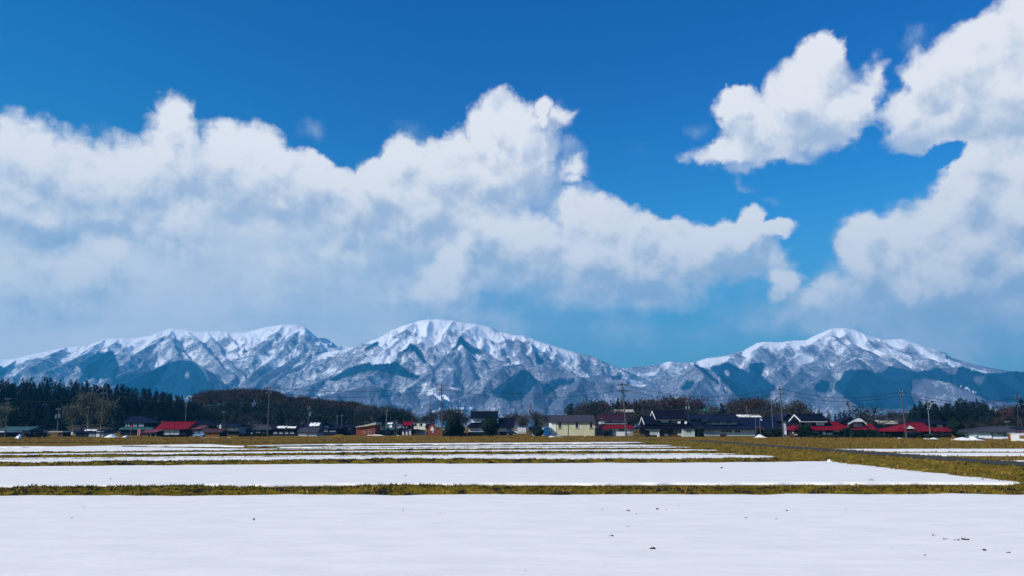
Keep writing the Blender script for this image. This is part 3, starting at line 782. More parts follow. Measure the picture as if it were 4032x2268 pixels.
# ---- turf: short tufts on dikes and banks (uncountable)
M_TUFT = [material('turf_olive', (0.170, 0.120, 0.009), base2=(0.088, 0.072, 0.009), scale=0.8), material('turf_straw', (0.33, 0.21, 0.04), base2=(0.18, 0.11, 0.022), scale=0.8), material('turf_dark', (0.03, 0.03, 0.012), base2=(0.018, 0.02, 0.01), scale=0.8)]
def turf(points, name, hmin, hmax, weights=(6, 2, 2), blades=4):
    V = []; Fc = []; Mi = []
    kinds = [0] * weights[0] + [1] * weights[1] + [2] * weights[2]
    for (x, y, z) in points:
        s = rnd.uniform(hmin, hmax)
        k = kinds[int(len(kinds) * 0.999 * (0.55 * rnd.random() + 0.45 * float(vnoise(x * 0.6, y * 0.8, 88))))]
        for b in range(blades):
            a = rnd.uniform(0, math.pi); w = s * rnd.uniform(0.18, 0.34)
            ox, oy = x + rnd.uniform(-.5, .5) * s, y + rnd.uniform(-.5, .5) * s
            lx, ly = rnd.uniform(-.7, .7) * s, rnd.uniform(-.7, .7) * s
            i = len(V)
            V += [(ox - w * math.cos(a), oy - w * math.sin(a), z - .03), (ox + w * math.cos(a), oy + w * math.sin(a), z - .03), (ox + lx, oy + ly, z + s * rnd.uniform(.6, 1))]
            Fc.append((i, i + 1, i + 2)); Mi.append(k)
    me = bpy.data.meshes.new(name); me.from_pydata(V, [], Fc)
    for m in M_TUFT: me.materials.append(m)
    me.polygons.foreach_set('material_index', Mi); me.update()
    o = bpy.data.objects.new(name, me); COL.objects.link(o)
    return o
pts = []
for (o, X, Y, Z), n, in zip(DIKES, (9000, 6500, 1200, 5000, 4500, 1800, 1500)):
    for _ in range(n):
        i = rnd.randrange(X.shape[0] - 1); j = min(X.shape[1] - 2, max(1, int(rnd.gauss(6.5, 3.2))))
        pts.append((X[i, j] + rnd.uniform(0, .2), Y[i, j] + rnd.uniform(-.1, .1), Z[i, j]))
tag(turf(pts, 'dike_grass', 0.05, 0.14), 'short olive and straw-coloured turf on the dikes between snow strips', 'grass', kind='stuff')
pts = []
for _ in range(9000):
    i = int(rnd.random() ** 1.6 * (XX.shape[0] - 1)); j = rnd.choice((1, 2, 2, 3, 3, 4, 4, 5, 8, 9, 10, 11))
    pts.append((XX[i, j] + rnd.uniform(-.4, .4), YY[i, j] + rnd.uniform(-.2, .2), ZZ[i, j]))
tag(turf(pts, 'bank_grass', 0.07, 0.20, (5, 3, 2)), 'dry brown grass on the banks of the farm road', 'grass', kind='stuff')
pts = []
while len(pts) < 15000:
    if rnd.random() < .75: x = rnd.uniform(35.5, 120); y = rnd.uniform(56, 165)
    else: x = rnd.uniform(-150, 28); y = rnd.uniform(148, 166)
    u_, v_ = pix(x, y, 0.0)
    if u_ > 4150 or u_ < -100: continue
    if x > 35 and (1765 < v_ < 1776 or 1781 < v_ < 1792.5 or (u_ > 3780 and 1810 < v_ < 1827.5) or (x > 40 and 1842 < v_ < 1880)): continue
    if x < 30 and v_ > 1744: continue
    pts.append((x, y, float(base_z(x, y)) - .02))
tag(turf(pts, 'field_grass', 0.08, 0.28, (5, 3, 2), 3), 'flattened tan and brown grass on the field strips right of the road', 'grass', kind='stuff')
pts = []
for _ in range(16000):
    x = rnd.uniform(-170, 170); y = 160 + 36 * rnd.random()
    z = float(base_z(x, y))
    pts.append((x, y, z))
tag(turf(pts, 'meadow_grass', 0.10, 0.32, (4, 5, 1), 3), 'dry tan meadow grass in front of the village', 'grass', kind='stuff')
# ================================================================== buildings
def wall_mat(name, c, c2=None, **k):
    return material(name, c, base2=c2 or tuple(x * 0.80 for x in c), scale=k.pop('scale', 0.6), rough=0.85, spec=0.1, stretch=(1, 1, 0.45), detail=6.0, lo=0.3, hi=0.75, **k)
def roof_mat(name, c, c2=None, rough=0.5, tiles=True):
    m = material(name, c, base2=c2 or tuple(x * 0.62 for x in c), scale=0.7, rough=max(rough, 0.7), spec=0.08, detail=6.0, lo=0.3, hi=0.75)
    N = NT(m.node_tree); b = N.n['Principled BSDF']
    t = N.new('ShaderNodeTexCoord')
    w = N.new('ShaderNodeTexWave', wave_type='BANDS', bands_direction='X'); w.inputs['Scale'].default_value = 1.1 if tiles else 0.7
    N.l.new(t.outputs['Object'], w.inputs['Vector'])
    bp = N.new('ShaderNodeBump'); bp.inputs['Distance'].default_value = 0.06; bp.inputs['Strength'].default_value = 0.9
    N.l.new(w.outputs[0], bp.inputs['Height']); N.l.new(bp.outputs[0], b.inputs['Normal'])
    return m
RM = dict(black=roof_mat('black_roof_tiles', (0.006, 0.007, 0.022)), navy=roof_mat('navy_roof_tiles', (0.009, 0.014, 0.045)), grey=roof_mat('grey_roof_sheet', (0.060, 0.064, 0.085)),
          slate=roof_mat('slate_roof_sheet', (0.060, 0.052, 0.066), (0.048, 0.05, 0.075), tiles=False), red=roof_mat('red_roof_sheet', (0.23, 0.006, 0.020), (0.14, 0.005, 0.018), 0.6, False), pink=roof_mat('faded_red_roof_sheet', (0.22, 0.055, 0.08), (0.13, 0.04, 0.06), 0.7, False),
          brown=roof_mat('brown_roof_sheet', (0.085, 0.04, 0.042), (0.05, 0.032, 0.04), 0.6, False), maroon=roof_mat('maroon_roof_sheet', (0.035, 0.010, 0.024), (0.05, 0.016, 0.03), 0.6, False), olive=roof_mat('olive_roof_sheet', (0.05, 0.05, 0.038), None, 0.8, False), pale=roof_mat('pale_roof_sheet', (0.62, 0.56, 0.42), (0.42, 0.38, 0.3), 0.6, False), white=roof_mat('white_roof_edge', (0.72, 0.74, 0.78), None, 0.6, False), teal=roof_mat('turquoise_roof_sheet', (0.05, 0.50, 0.46), None, 0.5, False), green=roof_mat('green_roof_sheet', (0.05, 0.12, 0.14), None, 0.6, False))
WM = dict(white=wall_mat('white_plaster', (0.74, 0.75, 0.77)), cream=wall_mat('cream_siding', (0.84, 0.79, 0.64), (0.80, 0.76, 0.66)), yellow=wall_mat('pale_yellow_panels', (0.66, 0.64, 0.40), (0.57, 0.55, 0.36)), pale=wall_mat('pale_and_sunlit_yellow_panels', (0.88, 0.88, 0.78), (0.82, 0.82, 0.70)), grey=wall_mat('grey_siding', (0.30, 0.32, 0.36)), mint=wall_mat('pale_mint_siding', (0.52, 0.58, 0.54), (0.42, 0.48, 0.46)), dark=wall_mat('dark_boards', (0.010, 0.013, 0.028)), navy=wall_mat('navy_boards', (0.012, 0.018, 0.046)),
          orange=wall_mat('orange_boards', (0.30, 0.12, 0.03), (0.22, 0.09, 0.028)), brick=wall_mat('brick_red_panels', (0.26, 0.065, 0.035), (0.19, 0.055, 0.035)), wood=wall_mat('brown_boards', (0.10, 0.055, 0.038)), shed=wall_mat('pale_grey_sheet', (0.46, 0.50, 0.54)), ice=wall_mat('pale_blue_siding', (0.62, 0.70, 0.74), (0.52, 0.61, 0.66)), screen=wall_mat('milky_screens', (0.60, 0.64, 0.64), (0.42, 0.46, 0.46)))
M_GLASS = material('dark_window_glass', (0.014, 0.020, 0.034), rough=0.12, spec=0.5)
M_PALEGLASS = material('pale_window_glass', (0.34, 0.40, 0.43), base2=(0.22, 0.27, 0.30), rough=0.2, spec=0.5, scale=1.5)
M_FRAME = material('window_frame_metal', (0.52, 0.54, 0.56), rough=0.5)
M_DFRAME = material('dark_window_frame', (0.05, 0.05, 0.06), rough=0.5)
M_CONC = material('weathered_concrete', (0.30, 0.29, 0.27), base2=(0.22, 0.21, 0.20), scale=1.2)
M_DCONC = material('dark_concrete', (0.10, 0.10, 0.10), base2=(0.06, 0.06, 0.065), scale=1.0)

_ysc = np.linspace(120, 900, 15600)
_vsc = pix(_ysc * 0, _ysc, base_z(_ysc, _ysc))[1]
def depth_of(v):
    """distance at which the (gently rising) ground shows at photo row v"""
    return float(np.interp(-v, -_vsc, _ysc))

class Building:
    def __init__(s, name, label, cat, u0, u1, vb=None, Y=None, group=None, z0=None):
        s.Y = depth_of(vb) if Y is None else Y
        s.z0 = float(base_z(0, s.Y)) if z0 is None else z0
        s.uc = (u0 + u1) / 2
        p = at(s.uc, 1690, s.Y)
        s.x0 = p.x
        s.root = empty(name, (p.x, s.Y, s.z0), 0, label, cat, group)
    def X(s, u, dy=0): return at(u, 1690, s.Y + dy).x - s.x0
    def Z(s, v, dy=0): return at(2016, v, s.Y + dy).z - s.z0
    def part(s, mb, name, mat, parent=None, smooth=False): return mb.build(name, mat, parent or s.root, smooth=smooth)
    def wall(s, u0, u1, vt, d, mat, vb=None, y=0.0, name='wall', parent=None):
        z0 = -0.1 if vb is None else s.Z(vb, y)
        return s.part(MB().box(s.X(u0, y), s.X(u1, y), y, y + d, z0, s.Z(vt, y)), name, WM[mat] if isinstance(mat, str) else mat, parent)
    def gable(s, u0, u1, ve, vr, d, mat, y=0.0, over=0.6, t=0.22, ends=None, cap=True, name='roof'):
        """ridge across the picture"""
        x0, x1 = s.X(u0, y), s.X(u1, y)
        ya, yb, ym = y - over, y + d + over, y + d / 2
        ze, zr = s.Z(ve, ya), s.Z(vr, ym)
        o = s.part(MB().prism_x([(ya, ze - t), (yb, ze - t), (yb, ze), (ym, zr), (ya, ze)], x0, x1), name, RM[mat])
        if cap:
            s.part(MB().prism_x([(ym - .22, zr - .12), (ym + .22, zr - .12), (ym + .22, zr + .16), (ym - .22, zr + .16)], x0 - .06, x1 + .06).box(x0 - .14, x0 + .24, ym - .18, ym + .18, zr + .1, zr + .45).box(x1 - .24, x1 + .14, ym - .18, ym + .18, zr + .1, zr + .45), 'ridge_cap', RM[mat], o)
        if ends:
            for xe, sg in ((x0, -1),):
                a, b = (xe - .10, xe - .003) if sg < 0 else (xe + .003, xe + .10)
                k = 0.62
                s.part(MB().prism_x([(ya, ze - .36), (ya, ze), (ym, zr), (yb, ze), (yb, ze - .36), (ym, zr - .42)], a, b), 'bargeboard', WM[ends], o)
        return o
    def gable_infill(s, u, ve, vr, d, mat, y=0.0, w=0.25, name='gable_wall'):
        """triangle of wall below a ridge that runs across the picture"""
        x = s.X(u, y)
        return s.part(MB().prism_x([(y + .02, s.Z(ve, y)), (y + d - .02, s.Z(ve, y)), (y + d / 2, s.Z(vr, y + d / 2) - .25)], x, x + w), name, WM[mat])
    def gable_front(s, u0, u1, ve, vr, d, mat, y=0.0, over=0.5, t=0.22, um=None, infill=None, board=None, name='roof'):
        """ridge runs away from the camera, gable faces it"""
        x0, x1 = s.X(u0, y), s.X(u1, y); xm = (x0 + x1) / 2 if um is None else s.X(um, y)
        ze, zr = s.Z(ve, y - over), s.Z(vr, y - over)
        o = s.part(MB().prism([(x0, ze - t), (x0, ze), (xm, zr), (x1, ze), (x1, ze - t), (xm, zr - t)], y - over, y + d + over), name, RM[mat])
        if infill:
            s.part(MB().prism([(x0 + .5, ze - .05), (xm, zr - t - .12), (x1 - .5, ze - .05)], y, y + d), 'gable_wall', WM[infill])
        if board:
            s.part(MB().prism([(x0, ze - .35), (x0, ze - .02), (xm, zr - .02), (x1, ze - .02), (x1, ze - .35), (xm, zr - .45)], y - over - .08, y - over - .004), 'bargeboard', WM[board], o)
        return o
    def hip(s, u0, u1, ur0, ur1, ve, vr, d, mat, y=0.0, over=0.6, t=0.22, name='roof', cap=True, bulge=0.0):
        ya, yb, ym = y - over, y + d + over, y + d / 2
        x0, x1 = s.X(u0, ya), s.X(u1, ya); a, b = s.X(ur0, ym), s.X(ur1, ym)
        ze, zr = s.Z(ve, ya), s.Z(vr, ym)
        mb = MB()
        vs = [(x0, ya, ze), (x1, ya, ze), (x1, yb, ze), (x0, yb, ze), (a, ym, zr), (b, ym, zr), (x0, ya, ze - t), (x1, ya, ze - t), (x1, yb, ze - t), (x0, yb, ze - t)]
        mb.add(vs, [(0, 1, 5, 4), (1, 2, 5), (2, 3, 4, 5), (3, 0, 4), (6, 9, 8, 7), (0, 6, 7, 1), (1, 7, 8, 2), (2, 8, 9, 3), (3, 9, 6, 0)])
        o = s.part(mb, name, RM[mat])
        if cap:
            c = MB().box(a - .1, b + .1, ym - .2, ym + .2, zr - .1, zr + .16)
            for px_, py_, qx, qy in ((a, ym, x0, ya), (b, ym, x1, ya), (a, ym, x0, yb), (b, ym, x1, yb)):
                c.tube([(px_, py_, zr + .03), (qx, qy, ze + .05)], .10, 4)
            s.part(c, 'ridge_cap', RM[mat], o)
        return o
    def flat(s, u0, u1, vt, vb, d, mat, y=0.0, over=0.3, name='roof'):
        return s.part(MB().box(s.X(u0, y), s.X(u1, y), y - over, y + d + over, s.Z(vb, y), s.Z(vt, y)), name, RM[mat])
    def shed(s, u0, u1, v_front, v_back, d, mat, y=0.0, over=0.4, t=0.14, name='roof'):
        ya, yb = y - over, y + d
        za, zb = s.Z(v_front, ya), s.Z(v_back, yb)
        return s.part(MB().prism_x([(ya, za - t), (yb, zb - t), (yb, zb), (ya, za)], s.X(u0, y), s.X(u1, y)), name, RM[mat])
    def win(s, u0, u1, v0, v1, y=0.0, n=1, glass=None, frame=None, name='window', bar=0.07):
        x0, x1, z1, z0 = s.X(u0, y), s.X(u1, y), s.Z(v0, y), s.Z(v1, y)
        f = MB()
        ya, yb = y - .09, y - .002
        f.box(x0, x1, ya, yb, z0, z0 + bar).box(x0, x1, ya, yb, z1 - bar, z1)
        for k in range(n + 1):
            xc = x0 + (x1 - x0 - bar) * k / n
            f.box(xc, xc + bar, ya, yb, z0 + bar, z1 - bar)
        w = s.part(f, name, frame or M_FRAME)
        for k in range(n):
            xa = x0 + (x1 - x0 - bar) * k / n + bar; xb = x0 + (x1 - x0 - bar) * (k + 1) / n
            s.part(MB().box(xa, xb, y - .045, y - .006, z0 + bar, z1 - bar), 'pane', glass or M_GLASS, w)
        return w
    def door(s, u0, u1, v0, v1, mat, y=0.0):
        d = s.part(MB().box(s.X(u0, y), s.X(u1, y), y - .06, y - .003, s.Z(v1, y), s.Z(v0, y)), 'door', WM[mat] if isinstance(mat, str) else mat)
        xh = s.X(u1, y) - .15
        s.part(MB().box(xh - .04, xh + .04, y - .14, y - .065, s.Z((v0 + v1) / 2, y) - .1, s.Z((v0 + v1) / 2, y) + .1), 'handle', M_FRAME, d)
        return d
    def snow(s, u0, u1, v0, v1, d, y=0.0, name='roof_snow', seed=3):
        """a slab of old snow lying on a roof slope"""
        r = random.Random(seed); n = 14
        x0, x1 = s.X(u0, y), s.X(u1, y); zb, zt = s.Z(v1, y), s.Z(v0, y + d)
        mb = MB(); vs = []
        for k in range(n + 1):
            x = x0 + (x1 - x0) * k / n; e = r.uniform(0, .35); e2 = r.uniform(0, .3)
            ya, yb = y + d * e2, y + d * (1 - e)
            za, zc = zb + (zt - zb) * e2, zb + (zt - zb) * (1 - e)
            vs += [(x, ya, za), (x, ya + .05, za + .16), (x, yb, zc + .16), (x, yb, zc - .1)]
        fs = []
        for k in range(n):
            for j in range(3):
                fs.append((4 * k + j, 4 * k + 4 + j, 4 * k + 5 + j, 4 * k + 1 + j))
        mb.add(vs, fs)
        return s.part(mb, name, M_SNOW, smooth=True)

def bars(b, us, v0, v1, y, w=0.08, name='post', mat=None):
    for u in us:
        x = b.X(u, y)
        b.part(MB().box(x - w, x + w, y - w, y + w, b.Z(v1, y) if v1 else -.1, b.Z(v0, y)), name, mat or M_CONC)

# ---------------------------------------------------------------- left part of the village
b = Building('low_shed', 'low dark shed with a long white roof edge at the left end', 'shed', -60, 30, 1720)
b.wall(-60, 20, 1703, 7, 'dark'); b.flat(-70, 20, 1697.5, 1702.5, 7, 'white'); b.win(-30, -10, 1706, 1714)
b = Building('farmhouse', 'low blue-grey roofed farmhouse behind the leftmost utility pole', 'house', 0, 118, Y=250)
b.wall(5, 112, 1692, 8, 'navy'); b.gable(-5, 118, 1693, 1681, 8, 'green'); b.win(30, 50, 1697, 1706); b.win(70, 90, 1697, 1706, n=2); b.door(55, 62, 1697, 1711, 'wood')
b = Building('carport', 'open carport with a pale flat roof on thin posts beside a white transformer pole', 'carport', 187, 250, 1719)
b.flat(187, 250, 1698.5, 1702, 5, 'pale'); bars(b, (190, 218, 247), 1702, None, 0.2); bars(b, (190, 247), 1702, None, 4.5)
b.part(MB().box(b.X(188), b.X(249), 4.9, 5.1, -.1, b.Z(1703, 5)), 'back_wall', WM['wood'])
b = Building('storehouse', 'dark storehouse with two grey shutters and a pale end wall by the slim poles', 'storehouse', 298, 408, 1720)
b.wall(300, 380, 1701, 6, 'dark'); b.wall(380, 395, 1698, 6.2, 'white', y=-.15, name='end_wall'); b.wall(401, 408, 1698, 6, 'shed', name='end_pillar'); b.gable(296, 412, 1701, 1693, 6, 'navy', over=.4)
b.part(MB().box(b.X(352), b.X(378), -.06, -.003, 0, b.Z(1704)), 'shutter', WM['grey']); b.part(MB().box(b.X(306), b.X(340), -.06, -.003, 0, b.Z(1706)), 'shutter', WM['navy'])
b.snow(330, 378, 1691, 1697, 1.6, y=.2)
b = Building('farmhouse', 'two-storey dark farmhouse with a row of small white windows below the cedar wood', 'house', 485, 585, Y=258)
b.wall(488, 580, 1664, 8, 'dark'); b.hip(478, 592, 512, 560, 1664, 1639, 8, 'navy'); b.gable(470, 598, 1690, 1682, 3, 'green', y=-2.5, cap=False, name='porch_roof'); b.wall(475, 594, 1690, 2.4, 'dark', y=-2.5, name='porch')
for u in (493, 503, 523, 532, 545, 552, 559): b.win(u, u + 6, 1668, 1679, glass=WM['white'])
b = Building('farmhouse', 'low house with a broad dull brown roof behind the red-roofed house', 'house', 570, 680, Y=262)
b.wall(576, 676, 1687, 8, 'dark'); b.hip(560, 690, 595, 660, 1688, 1660, 8, 'olive'); b.win(585, 600, 1692, 1700)
b = Building('barn', 'red-roofed barn with a long milky glazed front', 'barn', 612, 790, 1716)
b.wall(625, 738, 1688, 9, 'dark'); b.gable(614, 744, 1687.5, 1662, 9, 'red', over=.9)
for k in range(4): b.win(629 + 20 * k, 647 + 20 * k, 1689, 1714, glass=WM['screen'], n=3)
b.wall(740, 787, 1689, 6, 'navy', y=.6, name='annexe'); b.shed(745, 790, 1688.5, 1675, 6, 'pink', y=.6, name='annexe_roof'); b.win(760, 775, 1694, 1704, y=.6); b.door(716, 728, 1692, 1715, 'navy')
b = Building('lean_to', 'low open lean-to with a faded pinkish roof left of the red-roofed barn', 'lean-to', 553, 617, 1718)
b.shed(555, 617, 1701.5, 1690, 5, 'pink'); bars(b, (557, 595, 615), 1702, None, .1); b.part(MB().box(b.X(556), b.X(616), 4.8, 5, -.1, b.Z(1697, 5)), 'back_wall', WM['dark'])
b = Building('farmhouse', 'dark house with an almost black roof behind the pink annexe', 'house', 752, 835, Y=265)
b.wall(758, 830, 1675, 8, 'dark'); b.hip(750, 840, 772, 815, 1675, 1656, 8, 'black'); b.win(765, 785, 1679, 1686); b.win(800, 820, 1679, 1686)
b = Building('shed', 'small orange-boarded shed with a brown roof', 'shed', 788, 877, 1718)
b.wall(790, 865, 1699, 5, 'orange'); b.gable(786, 877, 1700, 1689.5, 5, 'brown', over=.5); b.win(820, 832, 1704, 1709, frame=M_DFRAME); b.wall(865, 874, 1700, 4.6, 'dark', y=.2, name='side_bay')
b = Building('house', 'grey two-storey house with a white gable edge right of the orange shed', 'house', 858, 940, 1713)
b.wall(868, 936, 1677, 8, 'grey'); b.gable(858, 942, 1677, 1668, 8, 'navy', ends='white'); b.wall(866, 938, 1696, 1.4, 'dark', y=-1.4, name='porch'); b.shed(862, 942, 1697, 1691, 1.6, 'grey', y=-1.5, name='porch_roof')
b.win(882, 900, 1681, 1690); b.win(915, 928, 1682, 1690); b.door(890, 900, 1700, 1713, 'wood', y=-1.4)
b = Building('house', 'small house with its brown gable turned to the fields beside the grey two-storey house', 'house', 935, 980, 1712)
b.wall(941, 972, 1685, 8, 'dark'); b.gable_front(936, 976, 1687, 1670, 8, 'black', um=954, infill='brick', board='shed'); b.win(950, 962, 1692, 1700)
b = Building('house', 'dark house with a grey hipped roof just left of the tall crossarm pole', 'house', 995, 1065, 1716)
b.wall(1000, 1060, 1690, 7, 'navy'); b.hip(990, 1070, 1012, 1050, 1690, 1674, 7, 'grey'); b.win(1010, 1025, 1695, 1704); b.door(1035, 1043, 1695, 1716, 'wood')
b = Building('warehouse', 'long dark building with patches of snow on its roof behind the tall crossarm pole', 'warehouse', 1066, 1178, 1716)
b.wall(1072, 1176, 1691, 9, 'navy'); b.gable(1066, 1180, 1691, 1674, 9, 'black'); b.snow(1086, 1124, 1677, 1687, 2.4, y=.3, seed=5); b.snow(1128, 1162, 1679, 1687, 1.8, y=.3, seed=6)
for u in (1078, 1100, 1122, 1144): b.win(u, u + 14, 1700, 1708, glass=M_PALEGLASS, n=2)
b = Building('garage', 'square pale grey garage with a grey roof behind a slim pole', 'garage', 1174, 1250, 1717)
b.wall(1176, 1248, 1700.5, 7, 'shed'); b.gable(1172, 1252, 1701, 1683, 7, 'grey', over=.5, cap=False); b.part(MB().box(b.X(1184), b.X(1206), -.06, -.003, 0, b.Z(1704)), 'shutter', WM['screen'])
b = Building('house', 'dark house with a wide slab of snow on its roof behind the grey garage', 'house', 1195, 1275, Y=262)
b.wall(1200, 1270, 1684, 8, 'dark'); b.gable(1190, 1275, 1684, 1664, 8, 'navy'); b.snow(1214, 1254, 1664, 1681, 3.2, y=.4, seed=8); b.win(1208, 1222, 1688, 1696)
b = Building('house', 'navy two-storey house with a front gable left of the twin slim poles', 'house', 1258, 1335, 1714)
b.wall(1264, 1330, 1684, 8, 'navy'); b.gable_front(1266, 1304, 1674, 1660, 8, 'black', infill='dark'); b.wall(1270, 1300, 1672, 7, 'navy', vb=1686, y=.3, name='upper_wall'); b.hip(1256, 1338, 1275, 1320, 1686, 1672, 8, 'navy')
b.win(1276, 1292, 1676, 1682, y=.3, glass=M_PALEGLASS); b.win(1276, 1290, 1690, 1700, glass=M_PALEGLASS); b.win(1298, 1322, 1694, 1700, glass=M_PALEGLASS, n=2)
b = Building('house', 'dark low house with a corner of snow on its roof beside the twin poles', 'house', 1328, 1395, 1713)
b.wall(1333, 1390, 1681, 8, 'navy'); b.gable(1326, 1396, 1681, 1671, 8, 'black'); b.snow(1368, 1388, 1678, 1690, 2.0, y=-.4, seed=9); b.win(1342, 1358, 1686, 1694); b.door(1366, 1373, 1692, 1713, 'wood')
b = Building('hall', 'brick-red hall under a pale roof that sweeps up to the right', 'hall', 1398, 1480, Y=252)
b.wall(1402, 1478, 1683, 10, 'brick')
n = 9; x0, x1 = b.X(1400), b.X(1480)
top_ = [(x0 + (x1 - x0) * k / n, b.Z(1680 - 17.5 * (k / n) ** 1.25)) for k in range(n + 1)]
b.part(MB().prism([(x, z - .2 - .55 * (k / n)) for k, (x, z) in enumerate(top_)][::-1] + [(x, z) for x, z in top_], -.6, 10.5), 'roof', RM['pale'])
b.part(MB().prism([(x0 + .4, b.Z(1683))] + [(x, z - .4 - .55 * (k / n)) for k, (x, z) in enumerate(top_)][1:] + [(x1 - .3, b.Z(1683))][::-1], 0.02, 9.9), 'gable_wall', WM['brick'])
b.win(1428, 1440, 1699, 1706, glass=WM['orange']); b.win(1450, 1462, 1697, 1706)
b = Building('garage', 'small garage with a greenish roof and two pale walls beside the slim grey pole', 'garage', 1474, 1518, 1713)
b.wall(1476, 1516, 1694, 5, 'dark'); b.wall(1476, 1489, 1697, .3, 'pale', y=-.31, name='end_panel'); b.wall(1505, 1514, 1697, .3, 'orange', y=-.31, name='end_panel'); b.gable(1472, 1520, 1695, 1690, 5, 'green', over=.4, cap=False)
b = Building('house', 'dark teal house with lumps of snow sliding off its roof', 'house', 1514, 1580, 1713)
b.wall(1519, 1545, 1690, 8, 'navy'); b.hip(1512, 1552, 1524, 1540, 1690, 1668, 8, 'green'); b.snow(1524, 1545, 1664, 1671, 2.0, y=1.4, seed=11); b.snow(1532, 1543, 1675, 1684, 1.6, y=.4, seed=12)
b.wall(1543, 1552, 1683, 6, 'orange', y=.5, name='brown_bay'); b.wall(1560, 1580, 1684, 7, 'dark', y=1, name='rear_wall'); b.win(1565, 1576, 1681.5, 1686, y=.9, glass=WM['white']); b.win(1523, 1537, 1697, 1706)
b = Building('house', 'white gabled house with a red roof top left of the cream box house', 'house', 1580, 1622, 1713)
b.wall(1584, 1619, 1674, 7, 'dark'); b.gable(1582, 1620, 1674, 1661.5, 7, 'red', over=.5)
b.part(MB().prism([(b.X(1585), -.1), (b.X(1619), -.1), (b.X(1619), b.Z(1687)), (b.X(1608), b.Z(1689)), (b.X(1592), b.Z(1693.5)), (b.X(1585), b.Z(1695))], -.5, -.01), 'front_wall', WM['white'])
b.part(MB().add([(b.X(1582), -1.0, b.Z(1695)), (b.X(1619), -1.0, b.Z(1685.5)), (b.X(1619), 1, b.Z(1682)), (b.X(1582), 1, b.Z(1691))] + [(b.X(1582), -1.0, b.Z(1696)), (b.X(1619), -1.0, b.Z(1686.6)), (b.X(1619), 1, b.Z(1683)), (b.X(1582), 1, b.Z(1692))], [(0, 1, 2, 3), (7, 6, 5, 4), (0, 4, 5, 1), (1, 5, 6, 2), (2, 6, 7, 3), (3, 7, 4, 0)]), 'porch_roof', RM['black'])
b.win(1587, 1591, 1678, 1686, glass=WM['white']); b.win(1596, 1606, 1679, 1684, glass=WM['screen']); b.wall(1591, 1594, 1694, .2, 'dark', y=-.72, name='downpipe'); b.wall(1605, 1607.5, 1690, .2, 'dark', y=-.72, name='downpipe')
b = Building('box_house', 'cream two-storey box house with two small black upstairs windows', 'house', 1618, 1680, 1712)
b.wall(1618, 1678, 1663.5, 8, 'cream'); b.flat(1617, 1680, 1660.5, 1663.5, 8, 'olive', over=.3)
b.win(1632.5, 1639, 1668, 1677.5, frame=M_DFRAME); b.win(1655.5, 1661.5, 1668, 1677.5, frame=M_DFRAME); b.wall(1625.5, 1630.5, 1667.5, .1, 'shed', vb=1678, y=-.101, name='shutter'); b.wall(1648.5, 1653.5, 1667.5, .1, 'shed', vb=1678, y=-.101, name='shutter')
b.shed(1622, 1671, 1694.5, 1692, 1.6, 'olive', y=-1.6, over=0, name='awning'); b.win(1625, 1640, 1696, 1704, n=2, glass=M_PALEGLASS); b.win(1645, 1665, 1696, 1704, n=3, glass=M_PALEGLASS)
b = Building('house', 'narrow orange-brown house wedged behind the brick-red gabled building', 'house', 1674, 1702, Y=256)
b.wall(1676, 1700, 1681, 7, 'orange'); b.gable(1673, 1706, 1681, 1671, 7, 'black'); b.door(1680, 1685, 1699, 1713, 'dark')
b = Building('shop', 'brick-red building with a rounded stepped gable and a white panel', 'shop', 1688, 1742, 1716)
pts_ = [(1688, None), (1688, 1680), (1691, 1675.5), (1697, 1672.8), (1704, 1672.2), (1711, 1674), (1716, 1678), (1719, 1684), (1719, 1688), (1724, 1690.5), (1732, 1692.5), (1741, 1696), (1741, None)]
b.part(MB().prism([(b.X(u), -.1 if v is None else b.Z(v)) for u, v in pts_][::-1], 0, .35), 'front_wall', WM['brick'])
b.wall(1690, 1718, 1686, 9, 'brick', y=.36, name='wall'); b.wall(1719, 1740, 1697, 9, 'brick', y=.36, name='side_wing'); b.shed(1688, 1741, 1686, 1683, 9, 'olive', y=.4, over=0)
b.wall(1695, 1709, 1687, .12, 'white', vb=1696, y=-.122, name='white_panel'); b.wall(1698, 1706, 1680.8, .12, 'white', vb=1687.2, y=-.122, name='white_panel'); b.win(1695, 1700, 1698, 1704, frame=M_DFRAME); b.wall(1700.5, 1707, 1698, .1, 'shed', vb=1704.5, y=-.101, name='notice_panel')
# ---------------------------------------------------------------- middle
b = Building('manor_house', 'large two-storey house with black tiled roofs half hidden by a round tree', 'house', 1840, 2022, 1714)
b.wall(1856, 1956, 1645, 8, 'white', y=1.2, vb=1664, name='upper_wall'); b.gable(1852, 1960, 1644, 1620.5, 8, 'black', y=1.2, over=1.0, name='upper_roof'); b.win(1874, 1900, 1648, 1656, y=1.2, n=2, glass=M_PALEGLASS); b.win(1925, 1945, 1648, 1656, y=1.2, n=2)
b.wall(1846, 1962, 1681, 9.5, 'white', vb=1700); b.wall(1846, 1962, 1700, 9.4, 'dark', y=.05, name='lower_wall'); b.hip(1838, 1972, 1862, 1950, 1681, 1659, 9.5, 'black', over=.9)
b.win(1853, 1885, 1684, 1697, n=3, glass=WM['screen'], frame=M_DFRAME)
b.wall(1966, 2018, 1682, 7, 'white', y=1.0, vb=1699, name='wing_wall'); b.wall(1966, 2018, 1699, 6.9, 'dark', y=1.05, name='wing_base'); b.gable(1962, 2024, 1682, 1647.5, 7, 'black', y=1.0, over=.9, name='wing_roof', ends='white'); b.win(1995, 2014, 1685, 1695, y=1.0, n=2)
b = Building('shed', 'long pale grey-green shed behind the parked cars', 'shed', 2085, 2146, Y=250)
b.wall(2096, 2142, 1691, 6, 'screen'); b.gable(2082, 2140, 1691, 1680, 6, 'black', over=.5, cap=False); b.wall(2134, 2141, 1684, .4, 'shed', y=-.5, name='end_pillar')
